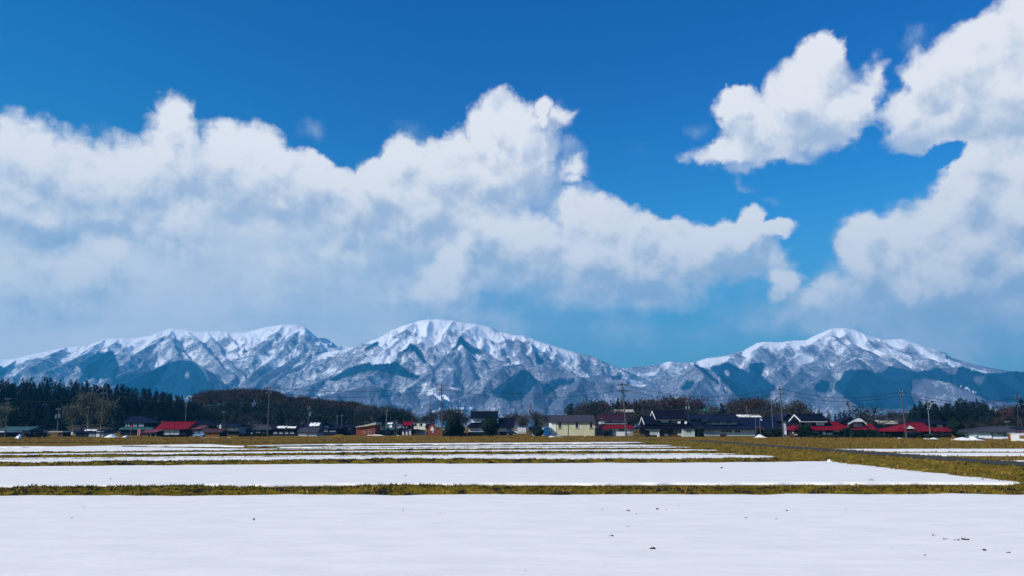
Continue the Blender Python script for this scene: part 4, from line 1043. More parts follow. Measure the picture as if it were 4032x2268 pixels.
b = Building('storage_container', 'blue storage container left of the yellow hall', 'container', 2142, 2168, Y=246)
M_BLUE = material('blue_painted_steel', (0.02, 0.15, 0.36), base2=(0.018, 0.11, 0.27), scale=1.0)
b.part(MB().box(b.X(2143), b.X(2166), 0, 4, -.1, b.Z(1682.5)), 'body', M_BLUE); b.part(MB().box(b.X(2142), b.X(2167), -.1, 4.1, b.Z(1682.5), b.Z(1681.3)), 'lid', WM['shed'])
for k in range(8): b.part(MB().box(b.X(2144 + 2.7 * k), b.X(2145.2 + 2.7 * k), -.05, -.002, 0, b.Z(1683.5)), 'rib', M_BLUE)
b = Building('hall', 'pale yellow hall with three tall dark windows under a slate-coloured roof', 'hall', 2168, 2346, 1715)
b.wall(2190, 2344, 1660, 11, 'yellow'); b.wall(2168.5, 2190, 1660, 11, 'pale', y=-.12, name='end_wall'); b.gable(2166, 2346, 1659.5, 1634, 11, 'slate', over=.6, t=.3, cap=False)  # end wall in a paler yellow: the sunlit face is put into its colour
b.part(MB().prism_x([(-1.0, b.Z(1662)), (-.3, b.Z(1659)), (5.5, b.Z(1634, 5.5) + .1), (5.5, b.Z(1634, 5.5) - .7)], b.X(2164), b.X(2165.8)), 'bargeboard', WM['dark'])
for u in (2197, 2264, 2320):
    b.win(u, u + 15, 1659.8, 1686, y=0, n=1, glass=M_GLASS, frame=WM['pale'], bar=.12)
    b.wall(u - .5, u + 15.5, 1686, .18, 'orange', vb=1687.5, y=-.185, name='window_sill')
b.part(MB().tube([(b.X(2236.5), -.12, b.Z(1660)), (b.X(2236.5), -.12, b.Z(1680)), (b.X(2235.5), -.12, 0)], .07, 6), 'drainpipe', M_CONC)
b = Building('house', 'house with maroon upper roof and red lower roof beside the big crossarm pole', 'house', 2356, 2495, 1716)
b.wall(2365, 2470, 1652, 7, 'shed', y=2.2, vb=1670, name='upper_wall'); b.gable(2357, 2476, 1651, 1631.5, 7, 'maroon', y=2.2, over=.8, name='upper_roof'); b.part(MB().prism([(b.X(2366, 2.2), b.Z(1667, 2.2)), (b.X(2382, 2.2), b.Z(1667, 2.2)), (b.X(2376, 2.2), b.Z(1652, 2.2)), (b.X(2369, 2.2), b.Z(1646, 2.2)), (b.X(2366, 2.2), b.Z(1650, 2.2))], 2.0, 2.19), 'white_gable', WM['white']); b.win(2391, 2411, 1656, 1663, y=2.2, n=3); b.wall(2378, 2468, 1662, .1, 'wood', vb=1666, y=2.095, name='trim_board')
b.wall(2376, 2491, 1685, 8, 'white', y=.6); b.hip(2371, 2496, 2386, 2475, 1685, 1664, 8.4, 'red', y=.6, over=.7); b.win(2416, 2424, 1695, 1704, y=.6); b.win(2436, 2458, 1688, 1698, y=.6, n=2); b.win(2480, 2487, 1692, 1706, y=.6, glass=M_PALEGLASS); b.wall(2378, 2411, 1690, .8, 'wood', y=-.22, name='storm_boards'); b.wall(2460, 2491, 1704, .1, 'grey', y=.495, name='plinth'); b.wall(2348, 2373, 1684, 6, 'dark', y=2, name='side_wing'); b.shed(2346, 2375, 1680, 1668, 6, 'maroon', y=2, name='side_roof')
b = Building('manor_house', 'big black-tiled two-storey house with white gable edges, paper-screen porch and white satellite dish', 'house', 2525, 2740, 1719)
b.wall(2584, 2700, 1650, 8, 'dark', y=2, vb=1675, name='upper_wall'); b.gable(2580, 2704, 1648, 1617.5, 8, 'black', y=2, over=.9, name='upper_roof', ends='white'); b.wall(2585, 2699, 1651, .08, 'white', vb=1655, y=1.915, name='plaster_band')
b.win(2603, 2634, 1655, 1663, y=2, n=3, glass=M_PALEGLASS); b.win(2646, 2668, 1655, 1664, y=2, n=2)
b.gable(2536, 2590, 1668, 1641.5, 7, 'black', y=2.4, over=.8, name='side_roof', ends='white'); b.wall(2540, 2588, 1669, 7, 'dark', y=2.4, vb=1690, name='side_wall')
b.wall(2538, 2725, 1688, 9, 'wood', y=1); b.hip(2518, 2742, 2550, 2712, 1687.5, 1664, 9.5, 'black', y=1, over=1.1)
b.wall(2540, 2604, 1688, .4, 'dark', y=.55, name='porch'); b.wall(2540, 2602, 1688, .1, 'white', vb=1694.5, y=.445, name='plaster_band'); b.win(2557, 2597, 1695, 1714, y=.55, n=4, glass=WM['screen'], frame=M_DFRAME); b.win(2654, 2686, 1693, 1705, y=1, n=2); b.wall(2667, 2686, 1705.5, .1, 'screen', vb=1714, y=.895, name='shutter'); b.door(2630, 2642, 1696, 1716, 'navy', y=1); b.win(2618, 2629, 1706, 1715, y=1)
b.wall(2687, 2735, 1689.5, 7, 'mint', y=-.6, name='annexe'); b.flat(2685, 2740, 1687.8, 1689.5, 7, 'grey', y=-.6, over=.5, name='annexe_roof'); b.win(2701, 2722, 1693, 1703, y=-.6, n=2)
b.part(MB().box(b.X(2671, 1.4), b.X(2681, 1.4), 1.4, 1.9, b.Z(1668, 1.4), b.Z(1659, 1.4)).box(b.X(2673.5, 1.36), b.X(2678.5, 1.36), 1.33, 1.39, b.Z(1666, 1.4), b.Z(1661, 1.4)), 'air_conditioner', WM['white'])
M_DISH = material('white_dish', (0.80, 0.80, 0.80), rough=0.4)
d_ = b.part(MB().ball((b.X(2702.5, .6), .9, b.Z(1664.8, .6)), .40, .12, .40, 14, 8), 'satellite_dish', M_DISH, smooth=True); b.part(MB().tube([(b.X(2702.5, .6), 1.0, b.Z(1664.8, .6)), (b.X(2702.5, .6), 1.2, b.Z(1669, .6))], .04), 'bracket', M_FRAME, d_)
b.part(MB().box(b.X(2588, -.2), b.X(2597, -.2), -.2, .3, -.1, b.Z(1711, -.2)).box(b.X(2590, -.24), b.X(2595, -.24), -.25, -.21, .1, b.Z(1713, -.24)), 'air_conditioner', WM['white'])
b = Building('house', 'long dark-roofed building with small white windows behind the two big houses', 'house', 2712, 2914, Y=262)
b.wall(2718, 2908, 1650, 9, 'navy'); b.gable(2712, 2914, 1647, 1634, 9, 'navy')
for u, w_ in ((2722, 10), (2738, 14), (2762, 8), (2774, 12), (2800, 14), (2862, 14), (2886, 14)): b.win(u, u + w_, 1648, 1652, glass=WM['white'])
b = Building('house', 'wide pale house under a stepped navy hipped roof', 'house', 2768, 2985, 1718)
b.wall(2802, 2905, 1656, 6, 'shed', y=2.6, vb=1672, name='upper_wall'); b.hip(2788, 2918, 2822, 2872, 1657, 1636, 6, 'navy', y=2.6, over=1.2, name='upper_roof'); b.win(2815, 2836, 1659, 1667, y=2.6, n=2); b.win(2861, 2882, 1659, 1667, y=2.6, n=2)
b.wall(2772, 2972, 1689, 10, 'mint'); b.hip(2758, 2992, 2812, 2902, 1688, 1667, 10.6, 'navy', over=1.2)
b.win(2791, 2812, 1694, 1713, n=2, glass=M_PALEGLASS); b.win(2837, 2880, 1693, 1703, n=4); b.win(2893, 2914, 1693, 1703, n=2); b.wall(2772, 2972, 1717, .1, 'dark', y=-.102, name='plinth'); b.wall(2732, 2752, 1694, 6, 'dark', y=2, name='side_wing'); b.shed(2728, 2776, 1692, 1678, 6, 'black', y=2, name='side_roof')
b = Building('barn', 'vast navy-roofed barn behind the white flag', 'barn', 2900, 3150, Y=246)
b.wall(2905, 3080, 1691, 12, 'dark'); b.gable(2895, 3085, 1690, 1645, 12, 'navy', over=.8); b.wall(3084, 3150, 1691, 13, 'navy', y=-.4, name='gabled_wing'); b.gable_front(3072, 3156, 1655, 1628, 13, 'navy', y=-.4, um=3106, infill='navy'); b.wall(3084, 3150, 1658, 12.8, 'navy', y=-.35, vb=1692, name='wing_wall')
b.win(2935, 2955, 1694, 1704, n=2); b.win(3015, 3040, 1694, 1704, n=2)
b = Building('porch_gate', 'small entrance porch with a brown gable roof behind the snow pile', 'porch', 2980, 3010, Y=232)
b.gable_front(2979, 3010, 1691, 1680, 3, 'brown', um=2992, board='wood'); bars(b, (2983, 3007), 1691, None, .2, .1, mat=WM['wood']); bars(b, (2983, 3007), 1691, None, 2.6, .1, mat=WM['wood']); b.part(MB().box(b.X(2984), b.X(3006), 2.9, 3, -.1, b.Z(1692, 3)), 'back_wall', WM['dark'])
b = Building('greenhouse', 'long snow-covered shed roof above the navy barn', 'shed', 2905, 3002, Y=300)
b.wall(2910, 2998, 1644, 8, 'dark'); b.gable(2905, 3003, 1643, 1633, 8, 'pale', cap=False); b.snow(2908, 2958, 1632, 1642, 3.6, y=-.3, seed=21); b.snow(2960, 3001, 1637, 1643, 2.4, y=-.3, seed=22)
b = Building('hilltop_hall', 'far white hall with a bright turquoise roof between the bare trees', 'hall', 2760, 2830, Y=420)
b.wall(2766, 2796, 1622, 10, 'white'); b.hip(2762, 2797, 2768, 2790, 1621, 1606, 10, 'teal', over=.6); b.wall(2796, 2828, 1619, 9, 'white', y=1, name='wing'); b.flat(2795, 2830, 1616, 1618.5, 9, 'white', y=1, name='wing_roof'); b.win(2772, 2790, 1625, 1632, n=3)
b = Building('hillside_house', 'far white house among bare trees right of the big crossarm pole', 'house', 2425, 2500, Y=390)
b.wall(2430, 2496, 1624, 9, 'wood'); b.gable(2424, 2500, 1622, 1612, 9, 'pale', over=.6, cap=False); b.win(2438, 2452, 1627, 1635, n=2); b.win(2462, 2486, 1627, 1635, n=2)
# ---------------------------------------------------------------- right
b = Building('farmhouse', 'dark two-storey farmhouse with white eaves above a long red lower roof', 'house', 3130, 3350, 1722)
b.wall(3156, 3258, 1658, 7, 'olive' if False else 'dark', y=2, vb=1685, name='upper_wall'); b.gable(3150, 3261, 1656, 1631, 7, 'black', y=2, over=.9, name='upper_roof', ends='white'); b.wall(3150, 3260, 1657.2, .25, 'screen', vb=1662, y=1.1, name='eave_board'); b.win(3214, 3247, 1663, 1675, y=2, n=4, glass=WM['white']); b.win(3172, 3196, 1664, 1675, y=2, n=2)
b.wall(3150, 3336, 1690, 8, 'dark', y=.6); b.hip(3122, 3352, 3180, 3322, 1691, 1662, 9, 'red', y=.6, over=1.0); b.win(3198, 3224, 1694, 1704, y=.6, n=2); b.win(3238, 3250, 1700, 1714, y=.6, glass=WM['white']); b.win(3254, 3276, 1704, 1712, y=.6, n=2, glass=WM['screen']); b.win(3282, 3306, 1693, 1701, y=.6, n=2, glass=WM['screen'])
b = Building('shrine_hut', 'tiny hut with a crooked red roof left of the red-roofed farmhouse', 'hut', 3120, 3142, 1722)
b.wall(3124, 3139, 1702, 3, 'wood'); b.part(MB().add([(b.X(3122), -.4, b.Z(1696)), (b.X(3139), -.4, b.Z(1685)), (b.X(3140), 3, b.Z(1686)), (b.X(3123), 3, b.Z(1695)), (b.X(3123), -.4, b.Z(1698)), (b.X(3140), -.4, b.Z(1692)), (b.X(3140), 3, b.Z(1692)), (b.X(3123), 3, b.Z(1698))], [(0, 1, 2, 3), (7, 6, 5, 4), (0, 4, 5, 1), (1, 5, 6, 2), (2, 6, 7, 3), (3, 7, 4, 0)]), 'roof', RM['red']); b.part(MB().box(b.X(3124.6), b.X(3138.4), .2, 2.8, b.Z(1702) + .003, b.Z(1698)), 'upper_wall', WM['dark']); b.wall(3121, 3123.5, 1701, .2, 'white', vb=1707, name='white_post', y=-.2); b.wall(3127, 3139, 1710, .2, 'screen', vb=1713, y=-.25, name='ledge')
b = Building('farmhouse', 'house with a white curved gable, orange side panels and a red lower roof', 'house', 3336, 3450, 1722)
b.wall(3346, 3406, 1664, 8, 'dark', y=1.5, vb=1688, name='upper_wall')
zc = lambda v: b.Z(v, .8)
xg = lambda u: b.X(u, .8)
arc = [(3336, 1667), (3350, 1660), (3362, 1653), (3374, 1648), (3380, 1647), (3388, 1649), (3396, 1655), (3404, 1663), (3410, 1668)]
b.part(MB().prism([(xg(u), zc(v) - .25) for u, v in arc][::-1] + [(xg(u), zc(v)) for u, v in arc], .2, 10), 'upper_roof', RM['black'])
b.part(MB().prism([(xg(u), zc(v) - .38) for u, v in arc][::-1] + [(xg(u), zc(v) + .02) for u, v in arc], .02, .19), 'bargeboard', WM['screen'])
b.part(MB().prism([(xg(3357), zc(1661)), (xg(3399), zc(1661)), (xg(3396), zc(1657.5)), (xg(3388), zc(1651.5)), (xg(3380), zc(1649.5)), (xg(3373), zc(1650.5)), (xg(3363), zc(1656))], -.03, .015), 'white_gable', WM['white']); b.wall(3357, 3400, 1661, 1.0, 'dark', vb=1664, y=.45, name='hood')
b.part(MB().add([(xg(3328), 3.2, zc(1661)), (xg(3374), 3.2, zc(1640)), (xg(3374), 9, zc(1640)), (xg(3328), 9, zc(1661)), (xg(3328), 3.2, zc(1668)), (xg(3374), 3.2, zc(1655)), (xg(3374), 9, zc(1655)), (xg(3328), 9, zc(1668))], [(0, 1, 2, 3), (7, 6, 5, 4), (0, 4, 5, 1), (1, 5, 6, 2), (2, 6, 7, 3), (3, 7, 4, 0)]), 'rear_roof', RM['black'])
b.wall(3344.5, 3361, 1669, .12, 'brick', vb=1684, y=1.375, name='orange_panel'); b.wall(3396.5, 3408, 1669, .12, 'orange', vb=1684, y=1.375, name='orange_panel'); b.win(3362, 3378, 1666, 1681, y=1.5, n=2, glass=WM['screen']); b.win(3380, 3395, 1666, 1681, y=1.5, n=2, glass=M_PALEGLASS); b.wall(3339, 3341, 1669, .2, 'white', vb=1678, y=1.2, name='downpipe')
b.wall(3350, 3446, 1692, 8, 'dark', y=0); b.hip(3330, 3452, 3352, 3434, 1692, 1672, 8, 'red', over=.9); b.wall(3417, 3427, 1713, .2, 'shed', y=-.3, name='white_board'); b.wall(3430, 3440, 1713, .2, 'shed', y=-.3, name='white_board'); b.win(3336, 3350, 1693, 1702, y=-.01, glass=WM['screen'])
b = Building('hillside_house', 'far low building with pale roofs right of the white curved gable', 'house', 3458, 3562, Y=330)
b.wall(3464, 3556, 1664, 9, 'wood'); b.gable(3458, 3520, 1668, 1655, 9, 'pale', over=.6, cap=False); b.gable(3515, 3562, 1668, 1657, 8, 'pale', y=1, over=.6, cap=False, name='wing_roof'); b.wall(3458, 3560, 1669, 3, 'white', vb=1667, y=-1.4, name='eave_board')
b = Building('house', 'low dark house with an orange front panel behind a hedge', 'house', 3455, 3545, Y=226)
b.wall(3462, 3540, 1692, 6, 'dark'); b.gable(3456, 3546, 1692, 1678, 6, 'black'); b.wall(3479, 3498, 1696, .15, 'orange', vb=1714, y=-.155, name='orange_panel'); b.wall(3510, 3516, 1690, .2, 'shed', y=-.45, name='stone_pillar'); b.win(3519, 3526, 1703, 1712, glass=WM['screen']); b.win(3530, 3538, 1703, 1712, glass=WM['screen'])
b = Building('farmhouse', 'wide low house with a spreading red roof and a white triangular gable', 'house', 3534, 3748, 1724)
b.wall(3548, 3668, 1697, 9, 'dark'); b.hip(3534, 3674, 3578, 3634, 1696, 1666, 10, 'red', over=1.2); b.part(MB().prism([(b.X(3566, -1), b.Z(1688, -1)), (b.X(3599, -1), b.Z(1688, -1)), (b.X(3580, -1), b.Z(1675.5, -1))], -1.45, 1.4), 'white_gable', WM['white'])
b.part(MB().prism([(b.X(3563, -1), b.Z(1689, -1)), (b.X(3580, -1), b.Z(1675.4, -1)), (b.X(3602, -1), b.Z(1689, -1)), (b.X(3580, -1), b.Z(1673, -1))], -1.4, 3), 'gable_roof', RM['red'])
b.wall(3668, 3738, 1697, 7, 'dark', y=1, name='wing'); b.hip(3660, 3748, 3672, 3728, 1697, 1684.5, 7, 'red', y=1, over=.8, name='wing_roof'); b.win(3585, 3610, 1701, 1714, n=2); b.win(3690, 3712, 1702, 1714, y=1, n=2); b.door(3630, 3640, 1700, 1722, 'wood')
b = Building('house', 'black hipped roof rising behind the spreading red roof', 'house', 3610, 3740, Y=238)
b.wall(3622, 3728, 1668, 9, 'dark'); b.hip(3606, 3742, 3640, 3690, 1668, 1647, 9, 'black', over=.9); b.win(3690, 3712, 1672, 1682, n=2, glass=M_PALEGLASS)
b = Building('bungalow', 'pale blue-white bungalow under a broad grey hipped roof at the right end', 'house', 3812, 3992, 1727)
b.wall(3824, 3902, 1699.5, 9, 'ice'); b.wall(3902.5, 3972, 1702, 8.6, 'ice', y=.3, name='rear_wall'); b.hip(3812, 3992, 3862, 3938, 1698, 1679.5, 9.5, 'grey', over=.9); b.win(3916, 3936, 1704, 1711, y=.3, n=2); b.win(3948, 3956, 1704, 1709, y=.3); b.win(3938, 3947, 1707, 1717, y=.3, frame=M_DFRAME, glass=WM['grey']); b.part(MB().box(b.X(3844), b.X(3852), -.5, -.01, .5, b.Z(1712)), 'air_conditioner', WM['shed']); b.wall(3903, 3908, 1711, .1, 'grey', vb=1715, y=.195, name='meter_box'); b.wall(3824, 3902, 1727, .1, 'grey', y=-.102, name='plinth')
b.part(MB().box(b.X(3940, 3), b.X(3988, 3), 2.0, 3.6, b.Z(1688, 3) - .3, b.Z(1681, 3)), 'solar_panel', WM['navy'])
b.root.rotation_euler.z = R(-24)
b = Building('garden_shed', 'small white shed with one brownish window at the right edge', 'shed', 3978, 4060, 1736.5)
b.wall(3983, 4064, 1707.5, 5, 'white'); b.flat(3979, 4066, 1705.5, 1707.5, 5, 'white', over=.12); b.win(4012, 4029, 1714, 1726, glass=WM['orange'], frame=M_DFRAME); b.wall(3974, 3981, 1706, 4, 'orange', y=.5, name='board_side')
b.root.rotation_euler.z = R(-27)
b = Building('house', 'low brown-walled house with a white porch roof behind the white shed', 'house', 3965, 4060, Y=205)
b.wall(3978, 4060, 1699, 7, 'wood'); b.flat(3966, 3992, 1699, 1703, 3, 'white', y=-2.5, name='porch_roof'); bars(b, (3969, 3989), 1703, None, -2.3, .09); b.gable(3970, 4070, 1699, 1688, 7, 'brown'); b.win(4022, 4040, 1702, 1708, n=2, glass=WM['white'])
# ================================================================== wooded rises and trees
def top_line(pts):
    P = np.array(pts, float)
    return lambda u: np.interp(u, P[:, 0], P[:, 1])

T_CEDAR = top_line([(-300, 1490), (-60, 1488), (0, 1484), (30, 1490), (60, 1486), (100, 1481), (150, 1483), (200, 1490), (250, 1495), (330, 1493), (400, 1505), (480, 1506), (520, 1526), (575, 1521), (620, 1530), (680, 1548), (720, 1558), (760, 1572), (790, 1590), (830, 1640)])
T_BROWN = top_line([(740, 1600), (770, 1562), (790, 1547), (830, 1537), (880, 1531), (960, 1533), (1020, 1535), (1060, 1540), (1100, 1553), (1150, 1562), (1200, 1564), (1300, 1578), (1360, 1581), (1420, 1590), (1460, 1599), (1540, 1599), (1580, 1609), (1605, 1623), (1630, 1650), (1660, 1672)])
T_RIGHT = top_line([(3560, 1640), (3583, 1602), (3620, 1582), (3640, 1575), (3690, 1577), (3710, 1588), (3745, 1580), (3785, 1572), (3820, 1568), (3860, 1566), (3890, 1588), (3920, 1618), (3945, 1650)])

def rise(name, tl, u0, u1, Yf, Yr, tree_h, back=160, label=None):
    """a low hill whose brow, with trees of height tree_h on it, meets the line tl"""
    us = np.linspace(u0, u1, 90); ys_ = np.linspace(Yf - 20, Yr + back, 40)
    zt = np.array([max(0.5, at(2016, float(tl(u)), Yr).z - tree_h) for u in us])
    fade = np.clip(np.minimum(us - u0, u1 - us) / 60, 0, 1)
    zt = VILLAGE_Z + (zt - VILLAGE_Z) * fade
    def hz(u, Y):
        k = np.clip((Y - Yf) / (Yr - Yf), 0, 1); k = k * k * (3 - 2 * k)
        d = np.clip((Y - Yr) / back, 0, 1)
        return VILLAGE_Z - 0.3 + (np.interp(u, us, zt) - VILLAGE_Z + 0.3) * k * (1 - d * d)
    U, Yg = np.meshgrid(us, ys_, indexing='ij')
    X = (U - 2016) / F * Yg * 1.03
    Z = hz(U, Yg) + (fbm(X / 9, Yg / 9, 3, 4) - .5) * .6 * np.clip((Yg - Yf) / 30, 0, 1)
    o = grid_mesh('wooded_hill', np.stack([X, Yg, Z], -1).reshape(-1, 3), len(us), len(ys_), M_FLOOR)
    tag(o, kind='structure')
    return hz
M_FLOOR = material('leaf_litter', (0.055, 0.042, 0.028), base2=(0.03, 0.03, 0.022), scale=0.4)
hz_c = rise('hill', T_CEDAR, -330, 850, 345, 455, 15.5)
hz_b = rise('hill', T_BROWN, 690, 1720, 365, 510, 10.5)

def leaf_mat(name, c1, c2, trans=0.0):
    return material(name, c1, base2=c2, scale=0.35, rough=0.9, spec=0.05, detail=5.0, lo=0.3, hi=0.7)
M_BARK = material('tree_bark', (0.085, 0.072, 0.062), base2=(0.05, 0.043, 0.04), scale=2.0)
M_PALEBARK = material('pale_tree_bark', (0.24, 0.22, 0.21), base2=(0.13, 0.12, 0.115), scale=1.0)
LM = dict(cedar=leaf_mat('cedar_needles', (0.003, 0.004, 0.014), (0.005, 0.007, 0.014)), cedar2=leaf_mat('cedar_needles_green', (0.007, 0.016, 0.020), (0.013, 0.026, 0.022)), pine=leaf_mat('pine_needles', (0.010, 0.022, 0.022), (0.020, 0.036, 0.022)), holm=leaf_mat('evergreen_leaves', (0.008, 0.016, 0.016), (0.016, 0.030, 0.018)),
          olive=leaf_mat('twig_haze_olive', (0.125, 0.125, 0.085), (0.075, 0.085, 0.065)), brown=leaf_mat('twig_haze_brown', (0.066, 0.047, 0.040), (0.036, 0.032, 0.031)), red=leaf_mat('twig_haze_red', (0.078, 0.036, 0.036), (0.050, 0.030, 0.032)), grey=leaf_mat('twig_haze_grey', (0.075, 0.068, 0.062), (0.045, 0.045, 0.045)), dull=leaf_mat('twig_haze_dull', (0.026, 0.032, 0.034), (0.018, 0.024, 0.028)))

def cedar_meshes(seed, mat, h=15.0, w=2.5, n=620):
    """pointed crown of drooping sprays round a straight trunk"""
    r = random.Random(seed)
    tr = MB().tube([(0, 0, -0.4), (r.uniform(-.1, .1), r.uniform(-.1, .1), h * .5), (r.uniform(-.15, .15), 0, h * .93)], h * .017, 6, r1=.03)
    for k in range(14):
        a = r.uniform(0, 6.28); z = h * (.12 + .8 * r.random()); l = w * .7 * (1.02 - z / h)
        tr.tube([(0, 0, z), (l * math.cos(a), l * math.sin(a), z - .12 * l)], .05, 4, r1=.015)
    cr = MB()
    lump = [(r.uniform(0, 6.28), r.uniform(.15, .95), r.uniform(.75, 1.25)) for _ in range(12)]
    for k in range(n):
        t = r.random() ** 1.15; z = h * (.13 + .87 * t)
        prof = (1 - t) ** (.42 + .09 * (seed % 5)) * (0.72 + .28 * min(1, t / .16))
        a = r.uniform(0, 6.28)
        q = 1.0
        for la, lt, lw in lump:
            if abs(t - lt) < .1 and math.cos(a - la) > .5: q = lw
        R_ = w * prof * q * (r.random() ** .45) + .08
        s = (.34 + .42 * (1 - t)) * r.uniform(.7, 1.35)
        x, y = R_ * math.cos(a), R_ * math.sin(a)
        dx_, dy_ = math.cos(a), math.sin(a)
        px_, py_ = -dy_, dx_
        x += .35 * math.sin(z * 1.1 + seed); y += .3 * math.cos(z * .9 + seed * 2)
        drop = r.uniform(.15, .6) * s
        f = r.uniform(.4, .7) * s
        cr.add([(x - dx_ * s * .5 + px_ * f, y - dy_ * s * .5 + py_ * f, z + .2 * s), (x - dx_ * s * .5 - px_ * f, y - dy_ * s * .5 - py_ * f, z + .2 * s), (x + dx_ * s * .8 - px_ * f * .3, y + dy_ * s * .8 - py_ * f * .3, z - drop), (x + dx_ * s * .8 + px_ * f * .3, y + dy_ * s * .8 + py_ * f * .3, z - drop * 1.2)], [(0, 1, 2, 3)])
    return tr.mesh('trunk', M_BARK), cr.mesh('crown', mat)

def bare_meshes(seed, mat, bark, h=10.0, w=4.0, n=900, spread=.5, twig=.42):
    """leafless tree: forking limbs and a haze of fine twigs"""
    r = random.Random(seed)
    tr = MB(); tips = []
    def limb(p, d, l, rad, lev):
        q = p + d * l; m = p + d * l * .5 + Vector((r.uniform(-.06, .06), r.uniform(-.06, .06), r.uniform(0, .05))) * l
        tr.tube([p, m, q], rad, 5 if lev < 2 else 3, r1=rad * .55, cap=False)
        if lev >= 3:
            tips.append((q, d)); return
        tips.append((m, d))
        for _ in range(r.choice((2, 3, 3)) if lev else 4):
            a = r.uniform(0, 6.28); sp = r.uniform(.5, 1.0) * spread
            nd = (d + Vector((math.cos(a), math.sin(a), r.uniform(-.1, .4))) * sp).normalized()
            limb(p + d * l * r.uniform(.6, 1.0), nd, l * r.uniform(.55, .8), rad * .55, lev + 1)
    limb(Vector((0, 0, -.4)), Vector((r.uniform(-.06, .06), r.uniform(-.06, .06), 1)).normalized(), h * .36, h * .017, 0)
    cr = MB()
    zs = [t[0].z for t in tips]; zm = max(zs)
    for k in range(n):
        p, d = tips[r.randrange(len(tips))]
        o = Vector((r.gauss(0, 1), r.gauss(0, 1), r.gauss(0, .8))) * w * .16
        q = p + o
        if q.z < h * .22: continue
        up = (d + Vector((r.uniform(-1, 1), r.uniform(-1, 1), r.uniform(-.2, 1.0))) * .9).normalized()
        l = twig * r.uniform(.6, 1.7); wd = l * r.uniform(.10, .24)
        sd = up.cross(Vector((r.uniform(-1, 1), r.uniform(-1, 1), r.uniform(-1, 1)))).normalized() * wd
        cr.add([q - sd, q + sd, q + up * l + sd * .3, q + up * l - sd * .3], [(0, 1, 2, 3)])
    sc = h / (zm + .5)
    for m_ in (tr, cr):
        m_.v = [(x * sc, y * sc, z * sc) for x, y, z in m_.v]
    return tr.mesh('trunk', bark), cr.mesh('crown', mat)

def round_meshes(seed, mat, h=6.0, w=2.6, n=1100, base=.12, power=2.2):
    """dense round evergreen made of leaf clumps"""
    r = random.Random(seed)
    tr = MB().tube([(0, 0, -.3), (r.uniform(-.1, .1), r.uniform(-.1, .1), h * .6)], .13, 6, r1=.06)
    cl = [(Vector((r.gauss(0, 1), r.gauss(0, 1), r.gauss(0, 1))).normalized(), r.uniform(.82, 1.12)) for _ in range(26)]
    cr = MB(); zc_ = h * (base + 1) / 2; rz = h * (1 - base) / 2
    for k in range(n):
        d = Vector((r.gauss(0, 1), r.gauss(0, 1), r.gauss(0, 1))).normalized()
        best = max(cl, key=lambda c: c[0].dot(d))
        q = best[1] * (0.80 + .22 * max(0, best[0].dot(d))) * (r.random() ** .28)
        p = Vector((d.x * w * q, d.y * w * q, zc_ + d.z * rz * q))
        s = r.uniform(.16, .34) * (w / 2.6) ** .5
        a = Vector((r.uniform(-1, 1), r.uniform(-1, 1), r.uniform(-1, 1))).normalized(); b_ = a.cross(d).normalized() * s; c_ = b_.cross(d).normalized() * s * r.uniform(.6, 1)
        t_ = d * s * .6 * r.uniform(-1, 1)
        cr.add([p - b_ - c_, p + b_ - c_ + t_, p + b_ + c_, p - b_ + c_ - t_], [(0, 1, 2, 3)])
    return tr.mesh('trunk', M_BARK), cr.mesh('crown', mat)

TREE_H = {}
def make_kind(key, meshes, h):
    TREE_H[key] = (meshes, h)
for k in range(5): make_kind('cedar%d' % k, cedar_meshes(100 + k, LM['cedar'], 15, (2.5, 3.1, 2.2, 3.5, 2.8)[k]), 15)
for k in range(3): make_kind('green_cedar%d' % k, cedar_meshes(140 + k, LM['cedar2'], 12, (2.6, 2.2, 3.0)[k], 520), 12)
for k in range(3): make_kind('pine%d' % k, cedar_meshes(120 + k, LM['pine'], 9, (2.2, 1.6, 2.6)[k], 480), 9)
for k in range(3):
    make_kind('brown%d' % k, bare_meshes(200 + k, LM['brown'], M_PALEBARK, 10, 4.2, 900), 10)
    make_kind('red%d' % k, bare_meshes(220 + k, LM['red'], M_BARK, 9, 4.4, 900), 9)
    make_kind('grey%d' % k, bare_meshes(240 + k, LM['grey'], M_BARK, 9, 4.2, 800), 9)
    make_kind('dull%d' % k, bare_meshes(260 + k, LM['dull'], M_PALEBARK, 10, 4.6, 1000), 10)
make_kind('olive0', bare_meshes(280, LM['olive'], M_PALEBARK, 14, 6.0, 2600, .55, .5), 14)
make_kind('olive1', bare_meshes(281, LM['olive'], M_PALEBARK, 12, 6.0, 1800, .6, .5), 12)
make_kind('sparse0', bare_meshes(290, LM['dull'], M_BARK, 8, 4.0, 260, .75, .5), 8)
for k in range(3): make_kind('round%d' % k, round_meshes(300 + k, LM['holm'], 7, (2.7, 2.4, 3.2)[k], 1200, .06), 7)
make_kind('bush0', round_meshes(310, LM['holm'], 2.4, 1.7, 700, .0), 2.4)
make_kind('bush1', round_meshes(311, LM['pine'], 2.2, 2.2, 700, .0), 2.2)

def plant(kind, x, y, z, h, name, label, cat='tree', group=None, wide=1.0):
    (mt, mc), h0 = TREE_H[kind]
    o = empty(name, (x, y, z), rnd.uniform(0, 6.28), label, cat, group)
    s = h / h0
    o.scale = (s * wide, s * wide, s)
    for nm, me in (('trunk', mt), ('crown', mc)):
        c = bpy.data.objects.new(nm, me); COL.objects.link(c); c.parent = o
    return o

def plant_px(kind, u, vt, Y, name, label, cat='tree', group=None, wide=1.0, z=None):
    p = at(u, 1690, Y); z0 = float(base_z(0, Y)) if z is None else z
    return plant(kind, p.x, Y, z0, at(2016, vt, Y).z - z0, name, label, cat, group, wide)

